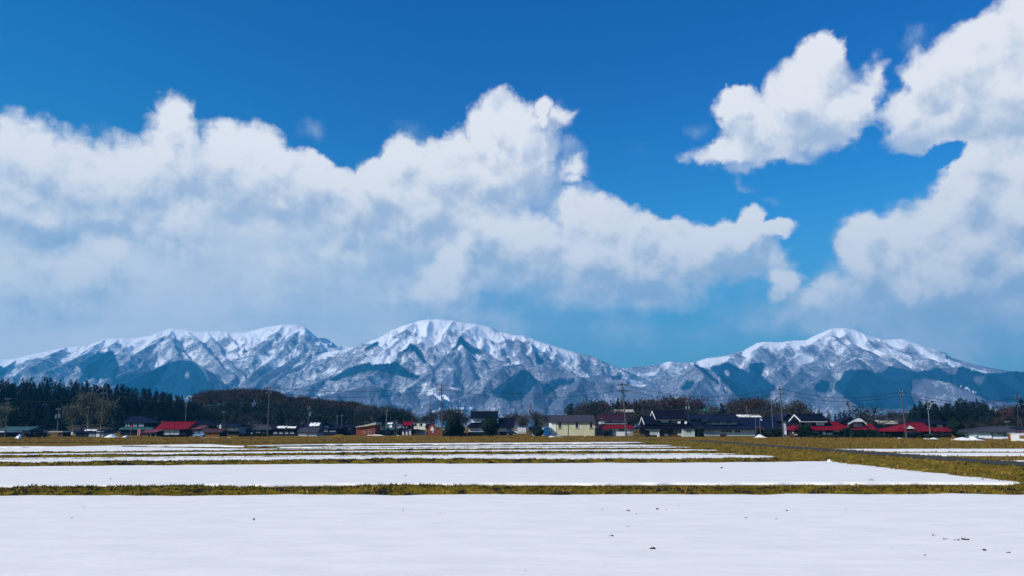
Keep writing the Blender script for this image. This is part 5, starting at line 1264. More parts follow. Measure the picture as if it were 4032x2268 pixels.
# the dark cedar wood on the left, row behind row up the slope
rows = [(356, 28, .90), (384, 26, .95), (412, 24, 1.0), (438, 21, 1.0), (458, 17, 1.0)]
for i, (Y, sp_u, hs) in enumerate(rows):
    u = -150 + (i % 2) * 10
    while u < 815:
        uu = u + rnd.uniform(-6, 6); Yp = Y + rnd.uniform(-7, 7)
        zg = float(hz_c(uu, Yp)); top_z = at(2016, float(T_CEDAR(uu)), Yp).z
        lim = top_z - zg
        hh = min(14.5 * hs * rnd.uniform(.78, 1.15), lim * rnd.uniform(.93, 1.04)) if i >= 3 else min(15 * hs * rnd.uniform(.8, 1.1), lim * .96)
        if hh > 4.0 and not (i == 0 and (270 < uu < 430 or uu < 120)):
            p = at(uu, 1600, Yp)
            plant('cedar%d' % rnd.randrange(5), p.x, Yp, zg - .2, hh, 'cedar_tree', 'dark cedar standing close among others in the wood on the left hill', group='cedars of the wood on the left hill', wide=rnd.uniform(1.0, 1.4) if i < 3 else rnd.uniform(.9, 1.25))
        u += sp_u * rnd.uniform(.85, 1.2)
# the leafless brown wood beside it
rows = [(376, 33, .9), (412, 32, 1.0), (450, 30, 1.0), (484, 26, 1.0), (512, 20, 1.0)]
for i, (Y, sp_u, hs) in enumerate(rows):
    u = 745 + (i % 2) * 10
    while u < 1640:
        uu = u + rnd.uniform(-7, 7); Yp = Y + rnd.uniform(-8, 8)
        zg = float(hz_b(uu, Yp)); lim = at(2016, float(T_BROWN(uu)), Yp).z - zg
        hh = min(10.5 * hs * rnd.uniform(.85, 1.15), lim * rnd.uniform(.95, 1.04))
        if hh > 3:
            p = at(uu, 1600, Yp)
            kd = ('dull' if i < 2 else ('brown' if i < 3 else rnd.choice(('red', 'brown', 'brown')))) if uu < 1430 else rnd.choice(('dull', 'dull', 'grey'))
            plant(kd + str(rnd.randrange(3)), p.x, Yp, zg - .2, hh, 'bare_tree', 'leafless tree packed among others in the brown wood', group='bare trees of the brown wood', wide=rnd.uniform(1.2, 1.6))
        u += sp_u * rnd.uniform(.85, 1.2)
for u, v, Y, lb in ((1105, 1556, 470, 'narrow dark conifer rising above the brown wood behind the tall crossarm pole'), (1143, 1560, 480, 'small dark conifer tip on the brow of the brown wood'), (1342, 1597, 380, 'dark conifer in front of the brown wood above the twin slim poles'), (1385, 1610, 378, 'slender dark conifer in front of the brown wood above the brick-red hall'), (1105, 1600, 372, 'dark conifer at the foot of the brown wood above the long dark building')):
    zg = float(hz_b(u, Y)); p = at(u, 1600, Y)
    plant('cedar1', p.x, Y, zg - .2, at(2016, v, Y).z - zg, 'conifer_tree', lb)
# single trees by the left houses
plant_px('olive0', 345, 1556, 300, 'bare_tree', 'large pale olive leafless tree in front of the cedar wood', wide=.95)
plant_px('olive1', 395, 1580, 296, 'bare_tree', 'olive leafless tree leaning against the right side of the larger pale one', wide=.9)
plant_px('olive1', 288, 1600, 302, 'bare_tree', 'lower olive leafless tree on the left side of the large pale one', wide=.9)
plant_px('green_cedar0', 95, 1582, 300, 'conifer_tree', 'grey-green conifer behind the farmhouse near the leftmost utility pole', wide=1.3)
plant_px('green_cedar2', 45, 1598, 296, 'conifer_tree', 'lower grey-green conifer behind the leftmost utility pole', wide=1.3)
plant_px('olive1', 10, 1605, 292, 'bare_tree', 'olive leafless tree at the left edge of the village', wide=.9)
plant_px('green_cedar1', 130, 1600, 298, 'conifer_tree', 'third grey-green conifer, right of the other two behind the farmhouse', wide=1.1)
# brush and trees behind the middle of the village
for i, (u, v, Y, k, w_) in enumerate([(1640, 1640, 420, 'grey0', 1.3), (1665, 1632, 430, 'grey1', 1.3), (1700, 1625, 360, 'brown0', 1.3), (1735, 1618, 330, 'brown1', 1.3), (1765, 1612, 320, 'grey2', 1.2), (1790, 1614, 325, 'brown2', 1.3), (1815, 1630, 330, 'grey0', 1.3), (1985, 1640, 400, 'grey1', 1.4), (2020, 1634, 390, 'brown0', 1.4), (2050, 1632, 380, 'red1', 1.3), (2075, 1636, 370, 'grey1', 1.4), (2120, 1628, 385, 'brown1', 1.4), (2150, 1632, 380, 'brown2', 1.4), (2180, 1638, 390, 'grey2', 1.3), (2000, 1652, 320, 'grey0', 1.3), (2060, 1655, 315, 'brown2', 1.3), (2135, 1655, 318, 'grey1', 1.3), (1830, 1640, 340, 'brown1', 1.2)]):
    plant_px(k, u, v, Y, 'bare_tree', 'leafless brown tree in the brush behind the middle of the village', group='bare trees behind the middle houses', wide=w_)
plant_px('round1', 1785, 1632, 232, 'evergreen_tree', 'tall dark evergreen with stacked rounded tiers right of the tallest central pole', wide=.95)
plant_px('round0', 1768, 1668, 228, 'evergreen_tree', 'lower dark evergreen at the left foot of the tiered one', wide=1.1)
plant_px('round2', 1812, 1672, 234, 'evergreen_tree', 'dark evergreen shrub at the right foot of the tiered one', wide=1.0)
plant_px('round2', 1929, 1641, 214, 'evergreen_tree', 'big round clipped evergreen in front of the black-tiled manor house', wide=1.12)
plant_px('pine1', 2110, 1648, 285, 'conifer_tree', 'narrow dark conifer above the long grey-green shed', wide=1.4)
plant_px('bush0', 2120, 1686, 232, 'bush', 'dark bush above the parked car beside the blue container', cat='bush', wide=1.2)
plant_px('pine0', 2246, 1588, 330, 'conifer_tree', 'dark pointed conifer rising behind the roof of the yellow hall', wide=1.25)
plant_px('sparse0', 2095, 1690, 225, 'shrub', 'bare spiky shrub between the white truck and the grey-green shed', cat='shrub')
# the reddish bare wood behind the right half
spec = [(2215, 1640, 'grey'), (2278, 1580, 'grey'), (2300, 1590, 'dull'), (2325, 1576, 'dull'), (2350, 1590, 'brown'), (2372, 1588, 'brown'), (2395, 1582, 'brown'), (2418, 1590, 'red'), (2440, 1592, 'brown'), (2480, 1590, 'red'), (2505, 1584, 'red'), (2530, 1584, 'brown'), (2556, 1580, 'red'), (2582, 1582, 'brown'), (2608, 1580, 'brown'), (2632, 1573, 'red'), (2660, 1571, 'red'), (2690, 1574, 'red'), (2716, 1578, 'brown'), (2742, 1578, 'red'), (2764, 1586, 'brown'),
        (2815, 1600, 'grey'), (2880, 1588, 'brown'), (2896, 1578, 'grey'), (2922, 1574, 'grey'), (2950, 1580, 'brown'), (2975, 1572, 'red'), (2998, 1572, 'brown'), (3022, 1582, 'grey'), (3048, 1588, 'brown'), (3105, 1592, 'grey'), (3128, 1586, 'brown'), (3152, 1592, 'grey'), (3172, 1606, 'grey'), (3215, 1640, 'grey'), (3250, 1640, 'brown'), (3400, 1632, 'grey'), (3430, 1630, 'grey'), (3455, 1640, 'brown'), (3480, 1632, 'grey'), (3510, 1628, 'dull'), (3535, 1618, 'dull'), (3560, 1620, 'dull')]
for i, (u, v, k) in enumerate(spec):
    Y = 430 if u < 2780 else 380
    Y += rnd.uniform(-25, 25)
    plant_px(k + str(i % 3), u, v, Y, 'bare_tree', 'reddish-brown leafless tree in the belt behind the right half of the village', group='bare trees of the reddish belt', wide=rnd.uniform(1.0, 1.2))
    plant_px(('dull', 'brown', 'grey')[i % 3] + str((i + 1) % 3), u + rnd.uniform(5, 16), max(v + 22, 1615), Y - 35, 'bare_tree', 'reddish-brown leafless tree in the belt behind the right half of the village', group='bare trees of the reddish belt', wide=1.45)
for u_ in (2432, 2452, 2474, 2494):
    plant_px('grey%d' % (u_ % 3), u_, 1628, 372, 'bare_tree', 'reddish-brown leafless tree in the belt behind the right half of the village', group='bare trees of the reddish belt', wide=1.3)
plant_px('cedar3', 2846, 1586, 320, 'conifer_tree', 'dark spreading conifer right of the turquoise roof', wide=1.25)
plant_px('cedar1', 2955, 1580, 400, 'conifer_tree', 'thin dark conifer among the bare trees above the snowy shed roof', wide=.8)
plant_px('cedar2', 2433, 1566, 395, 'conifer_tree', 'lone dark conifer left of the crossarms of the big pole', wide=.9)
plant_px('cedar0', 3125, 1608, 330, 'conifer_tree', 'dark conifer below the bare crowns behind the gabled navy barn', wide=1.2)
plant_px('cedar4', 3150, 1612, 328, 'conifer_tree', 'second dark conifer right of the first behind the gabled navy barn', wide=1.2)
for u, v, lb in ((3230, 1617, 'leftmost and widest'), (3266, 1618, 'second'), (3292, 1627, 'middle, lowest'), (3311, 1621, 'fourth'), (3329, 1613, 'tallest, rightmost')):
    plant_px('cedar%d' % (u % 5), u, v, 290, 'conifer_tree', lb + ' of five small pointed conifers behind the long red roof', group='small conifers behind the red roof', wide=1.0)
plant_px('sparse0', 3420, 1606, 300, 'bare_tree', 'open fan-shaped bare tree behind the white curved gable', wide=1.7)
plant_px('round1', 3440, 1652, 250, 'evergreen_tree', 'dark evergreen between the white curved gable and the hedge', wide=1.0)
plant_px('round0', 3462, 1668, 240, 'evergreen_tree', 'lower dark evergreen left of the orange front panel', wide=1.0)
plant_px('round2', 3764, 1648, 206, 'evergreen_tree', 'black-green rounded evergreen right of the spreading red roof', wide=.95)
plant_px('bush1', 3796, 1690, 205, 'bush', 'dark bush left of the pale bungalow', cat='bush', wide=1.2)
plant_px('bush0', 3775, 1696, 206, 'bush', 'small dark bush at the foot of the black-green evergreen', cat='bush', wide=1.1)
# cedar grove on the right
hz_r = rise('hill', T_RIGHT, 3500, 4010, 292, 335, 12.5, 80)
for i, (Y, sp_u, hs) in enumerate([(298, 21, .82), (312, 20, .95), (330, 16, 1.0)]):
    u = 3590
    while u < 3935:
        uu = u + rnd.uniform(-5, 5); Yp = Y + rnd.uniform(-5, 5); zg = float(hz_r(uu, Yp)); lim = at(2016, float(T_RIGHT(uu)), Yp).z - zg
        hh = min(12.5 * hs * rnd.uniform(.85, 1.15), lim * rnd.uniform(.9, 1.05))
        if hh > 3:
            p = at(uu, 1600, Yp)
            plant(('green_cedar%d' if i < 2 else 'cedar%d') % rnd.randrange(3), p.x, Yp, zg - .2, hh, 'cedar_tree', 'dark cedar in the grove behind the red house and bungalow on the right', group='cedars of the right grove', wide=rnd.uniform(1.0, 1.4))
        u += sp_u * rnd.uniform(.85, 1.2)
for i in range(16):
    u = 3900 + i * 13 + rnd.uniform(-4, 4); Y = 262 + rnd.uniform(-12, 40)
    plant_px(('green_cedar', 'dull', 'green_cedar', 'brown')[i % 4] + str(i % 3), u, 1650 + rnd.uniform(-12, 14), Y, 'shrub_tree', 'low dark tree in the thicket behind the bungalow', group='thicket behind the bungalow', wide=1.5)
for i in range(12):
    u = 3585 + i * 26 + rnd.uniform(-6, 6)
    plant_px(('green_cedar', 'dull', 'brown')[i % 3] + str(i % 3), u, 1662 + rnd.uniform(-10, 10), 272 + rnd.uniform(-8, 8), 'shrub_tree', 'low dark tree along the foot of the right cedar grove', group='low trees below the right grove', wide=1.5)
for u, v, lb in ((4012, 1590, 'left'), (4032, 1562, 'tallest, right')):
    plant_px('cedar3', u, v, 300, 'conifer_tree', lb + ' of two black conifers at the right edge of the photo', wide=1.0)
for i in range(10):
    plant_px(('red', 'brown')[i % 2] + str(i % 3), 3935 + i * 14, 1608 + rnd.uniform(-8, 14), 395 + rnd.uniform(-15, 15), 'bare_tree', 'leafless reddish tree behind the thicket near the right edge', group='bare trees near the right edge', wide=1.2)
# hedges and shrubs along the gardens
def hedge(u0, u1, vt, vb, label, mat='holm', name='hedge', depth=1.2):
    Y = depth_of(vb); p0, p1 = at(u0, 1690, Y), at(u1, 1690, Y); z0 = float(base_z(0, Y)); h = at(2016, vt, Y).z - z0
    r = random.Random(int(u0)); cr = MB(); L = p1.x - p0.x
    for k in range(int(90 * L * depth * max(.7, h) / 1.2)):
        x = r.uniform(0, L); y = r.uniform(-depth / 2, depth / 2); z = h * (r.random() ** .6) * (1 + .25 * (vnoise(x * .9, z0, 7) - .5)); s = r.uniform(.10, .24)
        n_ = Vector((r.uniform(-1, 1), r.uniform(-1, .2), r.uniform(-.4, 1))).normalized(); a = n_.cross(Vector((r.uniform(-1, 1), r.uniform(-1, 1), r.uniform(-1, 1)))).normalized() * s; c_ = n_.cross(a)
        q = Vector((x, y, z)); cr.add([q - a - c_, q + a - c_, q + a + c_, q - a + c_], [(0, 1, 2, 3)])
    o = cr.build(name, LM[mat], loc=(p0.x, Y, z0))
    return tag(o, label, 'hedge')
hedge(3032, 3082, 1688, 1721, 'dark rounded hedge between the snow pile and the tall pole with the kanji banner', depth=2.4)
hedge(3142, 3186, 1676, 1722, 'dark garden hedge in front of the left end of the long red roof', depth=2.0)
hedge(3322, 3352, 1684, 1723, 'dark clipped shrub in front of the junction of the two red roofs', depth=1.6)
hedge(3190, 3300, 1714, 1724, 'low ragged hedge along the front of the long red-roofed farmhouse', mat='pine')
hedge(3350, 3446, 1694, 1724, 'tall dark hedge hiding the house with the white curved gable', depth=1.4)
hedge(3455, 3548, 1712, 1723, 'low black-green hedge in front of the orange panel house')
hedge(3560, 3620, 1700, 1725, 'dull brown-green hedge in front of the spreading red roof', mat='dull')
hedge(3640, 3740, 1710, 1725, 'low dull hedge right of the slim pole before the spreading red roof', mat='dull')
hedge(2744, 2768, 1683, 1719, 'dark cloud-pruned garden pine between the two big middle houses', mat='pine', depth=1.6, name='garden_pine')
hedge(2835, 2858, 1708, 1720, 'small purple-brown shrub before the wide pale house', mat='red', depth=.8, name='shrub')
hedge(3005, 3035, 1703, 1721, 'grey-green shrub beside the snow pile', mat='pine')
hedge(100, 180, 1705, 1722, 'low dark shrubs beside the blue car at the left end', mat='dull')
hedge(640, 745, 1714, 1720, 'low dark shrubs along the foot of the glazed barn', mat='dull')
hedge(940, 1060, 1708, 1719, 'dark weedy shrubs before the houses left of the tall crossarm pole', mat='dull')
hedge(1750, 1900, 1706, 1717, 'dark low hedge before the manor house', mat='holm')
hedge(2375, 2410, 1694, 1719, 'thin grey-brown shrubs before the maroon and red roofed house', mat='dull')
# ================================================================== utility poles, power lines
M_POLE = material('grey_concrete_pole', (0.115, 0.11, 0.115), base2=(0.075, 0.072, 0.08), scale=1.0)
M_WPOLE = material('pale_pole', (0.20, 0.22, 0.25), base2=(0.14, 0.155, 0.18), scale=1.0)
M_STEEL = material('dark_steel', (0.035, 0.04, 0.05), rough=0.6)
M_PORC = material('white_insulator', (0.34, 0.35, 0.37), rough=0.3, spec=0.5)
M_CAN = material('grey_transformer_can', (0.20, 0.22, 0.25), base2=(0.14, 0.16, 0.18), rough=0.5)
M_WIRE = material('black_cable', (0.012, 0.014, 0.02), rough=0.6)
POLES = {}
def pole(key, u, vt, vb, label, Y=None, r=.19, arms=(), cans=0, ut=None, mat=None, brace=False, group='utility poles in the village', steps=False):
    """arms: list of (photo row, half width in metres, number of insulators)"""
    Y = depth_of(vb) if Y is None else Y
    z0 = float(base_z(0, Y)); p = at(u, 1690, Y); H = at(2016, vt, Y).z - z0
    tx = 0 if ut is None else at(ut, vt, Y).x - p.x
    o = empty('utility_pole', (p.x, Y, z0), 0, label, 'utility pole', group)
    r = r * .84
    MB().tube([(0, 0, -.3), (tx * .5, 0, H * .5), (tx, 0, H)], r, 8, r1=r * .62).build('shaft', mat or M_POLE, o)
    att = []
    for (v, w, n) in arms:
        z = at(2016, v, Y).z - z0; xx = tx * z / H
        a = MB().box(xx - w, xx + w, -r - .12, -r + .02, z - .06, z + .06)
        if brace:
            a.tube([(xx - w * .8, -r - .02, z), (xx, -r, z - w * .55)], .045, 4).tube([(xx + w * .8, -r - .02, z), (xx, -r, z - w * .55)], .045, 4)
        am = a.build('crossarm', M_STEEL, o)
        for k in range(n):
            xi = xx - w + 2 * w * (k + .5) / n
            MB().tube([(xi, -r - .05, z + .04), (xi, -r - .05, z + .16), (xi, -r - .05, z + .30)], .10, 6, r1=.06).build('insulator', M_PORC if not brace else M_STEEL, am)
            if brace:
                sg = 1 if xi > xx else -1
                MB().tube([(xi, -r - .05, z + .1), (xi + sg * .35, -r - .05, z - .22)], .11, 6, r1=.08).build('hanging_insulator', M_STEEL, am)
        att.append((xx, z))
    for k in range(cans):
        z = at(2016, vt, Y).z - z0 - 2.4 - k * .1; sg = -1 if k % 2 else 1
        c = MB().tube([(tx * z / H + sg * .46, -.1, z - .5), (tx * z / H + sg * .46, -.1, z + .45)], .27, 10).build('transformer', M_CAN, o)
        MB().tube([(tx * z / H + sg * .46, -.1, z + .45), (tx * z / H + sg * .46, -.1, z + .68)], .06, 6).build('bushing', M_PORC, c)
    if steps:
        for k in range(int(H / .9) - 3):
            z = 2.4 + k * .9; sg = 1 if k % 2 else -1
            MB().tube([(tx * z / H, 0, z), (tx * z / H + sg * (r + .16), 0, z)], .022, 4).build('step_bolt', M_STEEL, o)
    POLES[key] = (o, p.x, Y, z0, att, H, tx)
    return o
pole('A', 22, 1566, 1720, 'leftmost utility pole with two small crossarms beside the low shed', ut=33, r=.16, arms=((1572, .9, 3), (1590, .7, 2)))
pole('B', 226, 1604, 1719, 'slim pale pole with white transformer cans above the carport', ut=232, r=.12, arms=((1612, .8, 2),), cans=2, mat=M_WPOLE)
pole('C', 341, 1600, 1720, 'shorter of the two slim poles in front of the large olive tree', ut=350, r=.13, arms=((1606, .5, 2),))
pole('D', 397, 1513, 1721, 'taller of the two slim poles in front of the large olive tree', ut=410, r=.15, arms=((1530, .5, 2), (1550, .6, 2)))
pole('D2', 516, 1668, 1718, 'short pole with a round red sign below the dark farmhouse', r=.08, mat=M_WPOLE)
o_, px_, Y_, z_, *_r = POLES['D2']
MB().tube([(0, -.16, at(2016, 1679, Y_).z - z_), (0, -.10, at(2016, 1679, Y_).z - z_)], .30, 14).build('red_sign', material('red_sign_paint', (0.55, 0.03, 0.03), rough=0.5), o_)
pole('E0', 730, 1592, 1716, 'thin pale pole rising behind the red-roofed barn', Y=268, ut=733, r=.13, mat=M_WPOLE, arms=((1600, .5, 2),))
pole('E1', 884, 1618, 1714, 'thin leaning pole with a top crossarm behind the grey two-storey house', Y=262, ut=882, r=.11, arms=((1624, .7, 3),))
pole('E', 1055, 1518, 1725, 'tall pole with double crossarm before the long dark building', ut=1062, r=.2, arms=((1527, 1.1, 3), (1549, .9, 2)), steps=True)
pole('E2', 1122, 1672, 1724, 'short dark post in front of the long dark building', r=.09, mat=M_STEEL)
pole('F', 1214, 1598, 1717, 'slim pole with a clustered top in front of the grey garage', ut=1217, r=.15, arms=((1605, .55, 2), (1612, .6, 2)), cans=1)
pole('G1', 1327, 1636, 1711, 'left of the twin slim pale poles before the navy two-storey house', r=.14, mat=M_WPOLE, arms=((1640, .4, 2),))
pole('G2', 1345, 1630, 1713, 'right of the twin slim pale poles beside the navy two-storey house', r=.12, mat=M_WPOLE, arms=((1638, .5, 2),))
pole('G3', 1464, 1645, 1712, 'small thin pole in front of the brick-red hall', r=.09, arms=((1650, .35, 2),))
pole('G', 1520, 1612, 1714, 'pale grey pole left of the dark teal house with sliding snow', ut=1523, r=.18, mat=M_WPOLE, arms=((1621, .5, 2),))
pole('G4', 1555, 1652, 1713, 'left of two short pale poles before the dark teal house', r=.13, mat=M_WPOLE)
pole('G5', 1563, 1652, 1713, 'right of two short pale poles before the dark teal house', r=.11, mat=M_WPOLE)
pole('H1', 1621, 1655, 1713, 'left of the two thin brown posts standing against the cream box house', Y=depth_of(1713) - 1.5, r=.08, mat=WM['wood'])
pole('H2', 1643, 1655, 1713, 'right of the two thin brown posts standing against the cream box house', Y=depth_of(1713) - 1.6, r=.08, mat=WM['wood'])
pole('H', 1691, 1588, 1712, 'dark pole behind the rounded brick-red gable', Y=270, ut=1694, r=.19, arms=((1596, .7, 3), (1612, .5, 2)), mat=M_STEEL)
pole('I', 1741, 1514, 1720, 'tallest central pole, carrying the main lines right of the brick-red gable', ut=1739, r=.23, arms=((1517, .6, 2), (1537, .5, 2)), steps=True)
pole('J', 2087, 1588, 1712, 'pole with stacked insulators behind the grey-green shed', Y=258, ut=2089, r=.2, arms=((1594, .9, 4), (1602, .9, 4), (1640, .5, 2)), cans=2)
pole('J2', 2141, 1650, 1712, 'thin pole between the grey-green shed and the blue container', Y=256, r=.10)
pole('K', 2466, 1508, 1721, 'big leaning pole with two drooping crossarms before the maroon-roofed house', ut=2451, r=.26, arms=((1516, 1.35, 4), (1539, 1.3, 4)), brace=True, steps=True)
pole('K2', 2534, 1605, 1719, 'thin pole behind the left wing of the big black-tiled house', Y=262, r=.10)
pole('K3', 2711, 1575, 1719, 'dark pole with small crossarms between the two big middle houses', Y=258, r=.17, arms=((1583, .9, 3), (1592, .7, 2)), mat=M_STEEL, cans=2)
pole('K4', 2945, 1600, 1719, 'thin pale pole behind the navy barn roof', Y=270, r=.11, mat=M_WPOLE)
pole('L', 3085, 1520, 1725, 'tall pole carrying the main lines beside the white kanji banner', ut=3069, r=.23, arms=((1533, .5, 2), (1552, .55, 2)), steps=True)
pole('L2', 3042, 1581, 1690, 'thin pale pole rising in front of the navy barn', Y=238, ut=3038, r=.10, mat=M_WPOLE)
pole('M', 3347, 1585, 1700, 'dark pole with a transformer frame behind the small conifers', Y=300, ut=3343, r=.22, arms=((1590, .7, 2), (1600, 1.4, 3)), cans=1, mat=M_STEEL)
pole('N', 3567, 1540, 1729, 'tall pole carrying the main lines at the left end of the spreading red roof', ut=3546, r=.2, arms=((1545, .5, 2), (1560, .5, 2)), steps=True)
pole('N2', 3660, 1572, 1724, 'pole with small crossarms in front of the right cedar grove', ut=3652, r=.15, arms=((1588, .8, 3), (1612, .5, 2)), mat=M_WPOLE, Y=depth_of(1724) - 1.8)
pole('N3', 3673, 1650, 1720, 'short slanting pole right of the spreading red roof ridge', ut=3665, r=.10, Y=depth_of(1724) - 1.2)
pole('N4', 3758, 1640, 1725, 'thin aerial mast above the black-green evergreen', Y=225, r=.05, mat=M_WPOLE)
pole('N5', 3967, 1660, 1722, 'television aerial mast behind the bungalow roof', Y=212, r=.05, mat=M_WPOLE, arms=((1663, .7, 3),))
pole('P', 4008, 1545, 1724, 'pole with three crossarms near the right edge', Y=232, ut=4004, r=.2, arms=((1562, 1.0, 3), (1570, 1.0, 3), (1592, .8, 2)), mat=M_STEEL)
pole('P2', 4028, 1635, 1716, 'slender leaning pole behind the white shed at the right edge', Y=200, ut=4016, r=.10)

def wire(a, ia, b, ib, sag, label, r=.05, da=(0, 0), db=(0, 0), group='power lines over the village'):
    def P(k, i, d):
        o, x, Y, z0, att, H, tx = POLES[k]
        xx, z = att[i]
        return Vector((x + xx + d[0], Y - .2, z0 + z + .25 + d[1]))
    p, q = P(a, ia, da), P(b, ib, db); n = 18
    pts = [p.lerp(q, t / n) - Vector((0, 0, sag * 4 * (t / n) * (1 - t / n))) for t in range(n + 1)]
    org = pts[0].copy()
    o = MB().tube([w - org for w in pts], r, 5).build('power_line', M_WIRE, loc=org)
    return tag(o, label, 'power line', group)
NAMES = {'D': 'the pole by the olive tree', 'E': 'the double-crossarm pole', 'I': 'the tallest central pole', 'K': 'the big leaning pole', 'L': 'the banner pole', 'N': 'the red roof pole', 'P': 'the three-armed pole', 'H': 'the brick gable pole', 'J': 'the insulator pole', 'M': 'the transformer frame pole', 'A': 'the leftmost pole', 'K3': 'the pole between big houses', 'F': 'the clustered slim pole'}
for a, b, s0, s1 in (('D', 'E', 2.6, 2.4), ('E', 'I', 1.6, 1.6), ('I', 'K', 2.6, 2.2), ('K', 'L', 2.6, 2.2), ('L', 'N', 1.9, 1.7), ('N', 'P', 2.2, 2.0)):
    for i, s in ((0, s0), (1, s1)):
        wire(a, i, b, i, s, '%s main line from %s to %s' % (('upper', 'lower')[i], NAMES[a], NAMES[b]), r=.042)
for a, ia, b, ib, s, lb in (('H', 0, 'J', 0, 2.0, 'upper'), ('H', 1, 'J', 2, 1.8, 'lower'), ('J', 1, 'K3', 0, 3.0, 'upper'), ('J', 2, 'K3', 1, 2.8, 'lower'), ('K3', 0, 'M', 0, 2.6, 'upper'), ('K3', 1, 'M', 1, 2.4, 'lower'), ('M', 0, 'P', 1, 2.4, 'upper'), ('M', 1, 'P', 2, 2.2, 'lower'), ('F', 0, 'H', 0, 2.4, 'upper'), ('A', 0, 'D', 1, 1.5, 'upper')):
    wire(a, ia, b, ib, s, '%s local line from %s to %s' % (lb, NAMES[a], NAMES[b]), r=.03)
# service drops seen in front of the houses
def span(u0, v0, Y0, u1, v1, Y1, sag, label, r=.03):
    p, q = at(u0, v0, Y0), at(u1, v1, Y1); n = 18
    pts = [p.lerp(q, t / n) - Vector((0, 0, sag * 4 * (t / n) * (1 - t / n))) for t in range(n + 1)]
    tag(MB().tube([w - p for w in pts], r, 5).build('power_line', M_WIRE, loc=p), label, 'power line', 'power lines over the village')
pk = POLES['K'][2]; pl = POLES['L'][2]; pj = POLES['J'][2]; pi_ = POLES['I'][2]
span(1741, 1620, pi_ - .3, 2087, 1622, pj - .3, 1.0, 'low cable from the tallest central pole past the manor house roof')
span(2087, 1618, pj - .3, 2461, 1612, pk - .3, .8, 'low cable above the roof of the yellow hall')
span(2461, 1612, pk - .3, 2711, 1614, 258, .8, 'low cable from the big leaning pole over the black-tiled house')
span(2711, 1622, 258, 3076, 1622, pl - .3, 1.2, 'low cable over the wide pale house to the kanji banner pole')

# ================================================================== signs, flags, vehicles, snow heaps, stakes
def thing_at(name, label, cat, u, vb, Y=None, group=None, rz=0):
    Y = depth_of(vb) if Y is None else Y
    p = at(u, 1690, Y); z0 = float(base_z(0, Y))
    o = empty(name, (p.x, Y, z0), rz, label, cat, group)
    k = Y / F
    return o, k, z0
# vertical banner with black characters
o, k, z0 = thing_at('banner_sign', 'tall white upright banner with black characters beside the tall pole', 'sign', 3093, 1711.5, Y=depth_of(1722))
Yb = o.location.y; zz = lambda v: at(2016, v, Yb).z - z0
M_BANNER = material('white_banner_cloth', (0.80, 0.81, 0.83), base2=(0.70, 0.72, 0.76), scale=0.5)
M_INK = material('black_ink', (0.01, 0.012, 0.02)); M_GINK = material('green_ink', (0.10, 0.30, 0.27))
MB().prism([(-5.2 * k, zz(1711)), (3.0 * k, zz(1711)), (1.8 * k, zz(1671)), (-7.0 * k, zz(1671)), (-6.0 * k, zz(1671))], -.06, 0).build('panel', M_BANNER, o)
MB().box(-6 * k, -2 * k, -.06, 0, zz(1670.4), zz(1666.8)).build('top_panel', M_BANNER, o)
fr = MB()
for x in (-7.4 * k, 1.2 * k, 4.0 * k): fr.tube([(x, .12, -.1), (x, .12, zz(1662 if x < 3 else 1662.5))], .05, 5)
fr.tube([(-7.4 * k, .12, zz(1660.5)), (-3 * k, .12, zz(1659)), (1.2 * k, .12, zz(1660.5))], .05, 5)
fr.build('frame', M_WPOLE, o)
def glyph(strokes, vc, mat, xo=0):
    g_ = MB()
    for (x0, y0, x1, y1) in strokes:
        g_.tube([((x0 + xo) * k, -.075, zz(vc + y0)), ((x1 + xo) * k, -.075, zz(vc + y1))], .045, 4)
    g_.build('character', mat, o)
glyph([(-1.4, -1.2, 1.4, -1.2), (0, -2.2, 0, 1.4), (-1.5, 1.2, 0, -.6), (1.5, 1.2, 0, -.6), (-1, .2, 1, .2)], 1675.3, M_INK, -2.9)
glyph([(-1.2, -1.5, 1.2, -1.5), (-1.2, -1.5, -1.2, 1.6), (-1.2, 1.6, 1.2, 1.6), (-.6, 0, .8, 0)], 1681, M_GINK, -2.5)
glyph([(0, -2.2, 0, 2.2), (-.8, -1.2, .8, -1.2), (-.8, 0.2, .8, .2), (.8, -2, .8, 2)], 1687.6, M_INK, -2.2)
glyph([(-1, -1.6, 1, -1.6), (-1, 0, 1, 0), (-1, 1.6, 1, 1.6), (-1, -1.6, -1, 1.6), (1, -1.6, 1, 1.6), (0, -2, 0, 2)], 1693.2, M_INK, -2.0)
# flagpoles and flag
for u, vt, lb in ((2976, 1645, 'bare white flagpole left of the flag'), (2993, 1644, 'white flagpole flying a small white flag')):
    o, k, z0 = thing_at('flagpole', lb + ', in front of the navy barn', 'flagpole', u, 1712, Y=226)
    H = at(2016, vt, 226).z - z0
    MB().tube([(0, 0, -.2), (0, 0, H)], .07, 6, r1=.045).build('pole', M_WPOLE, o); MB().ball((0, 0, H + .08), .09, .09, .09).build('finial', M_PORC, o)
Yf = 225.9; p = at(2993.4, 1647, Yf); kf = Yf / F
fl = MB(); n = 8
va = [(x * kf * 1.0, .10 * math.sin(x * .9), -kf * a_) for x, a_ in ((0, 0), (2, .6), (4, 3.0), (6, 5), (8, 7.2), (9.6, 9.2))]
vb_ = [(x * kf, .10 * math.sin(x * .9), -kf * a_) for x, a_ in ((0, 7), (2, 7.4), (4, 8.2), (6, 9.3), (8, 10), (9.6, 10))]
fl.add(va + vb_ + [(x, y + .02, z) for x, y, z in va + vb_], [(i, i + 1, i + 7, i + 6) for i in range(5)] + [(12 + i + 6, 12 + i + 7, 12 + i + 1, 12 + i) for i in range(5)])
tag(fl.build('flag', M_BANNER, loc=p, smooth=True), 'small white flag hanging from the right flagpole', 'flag')
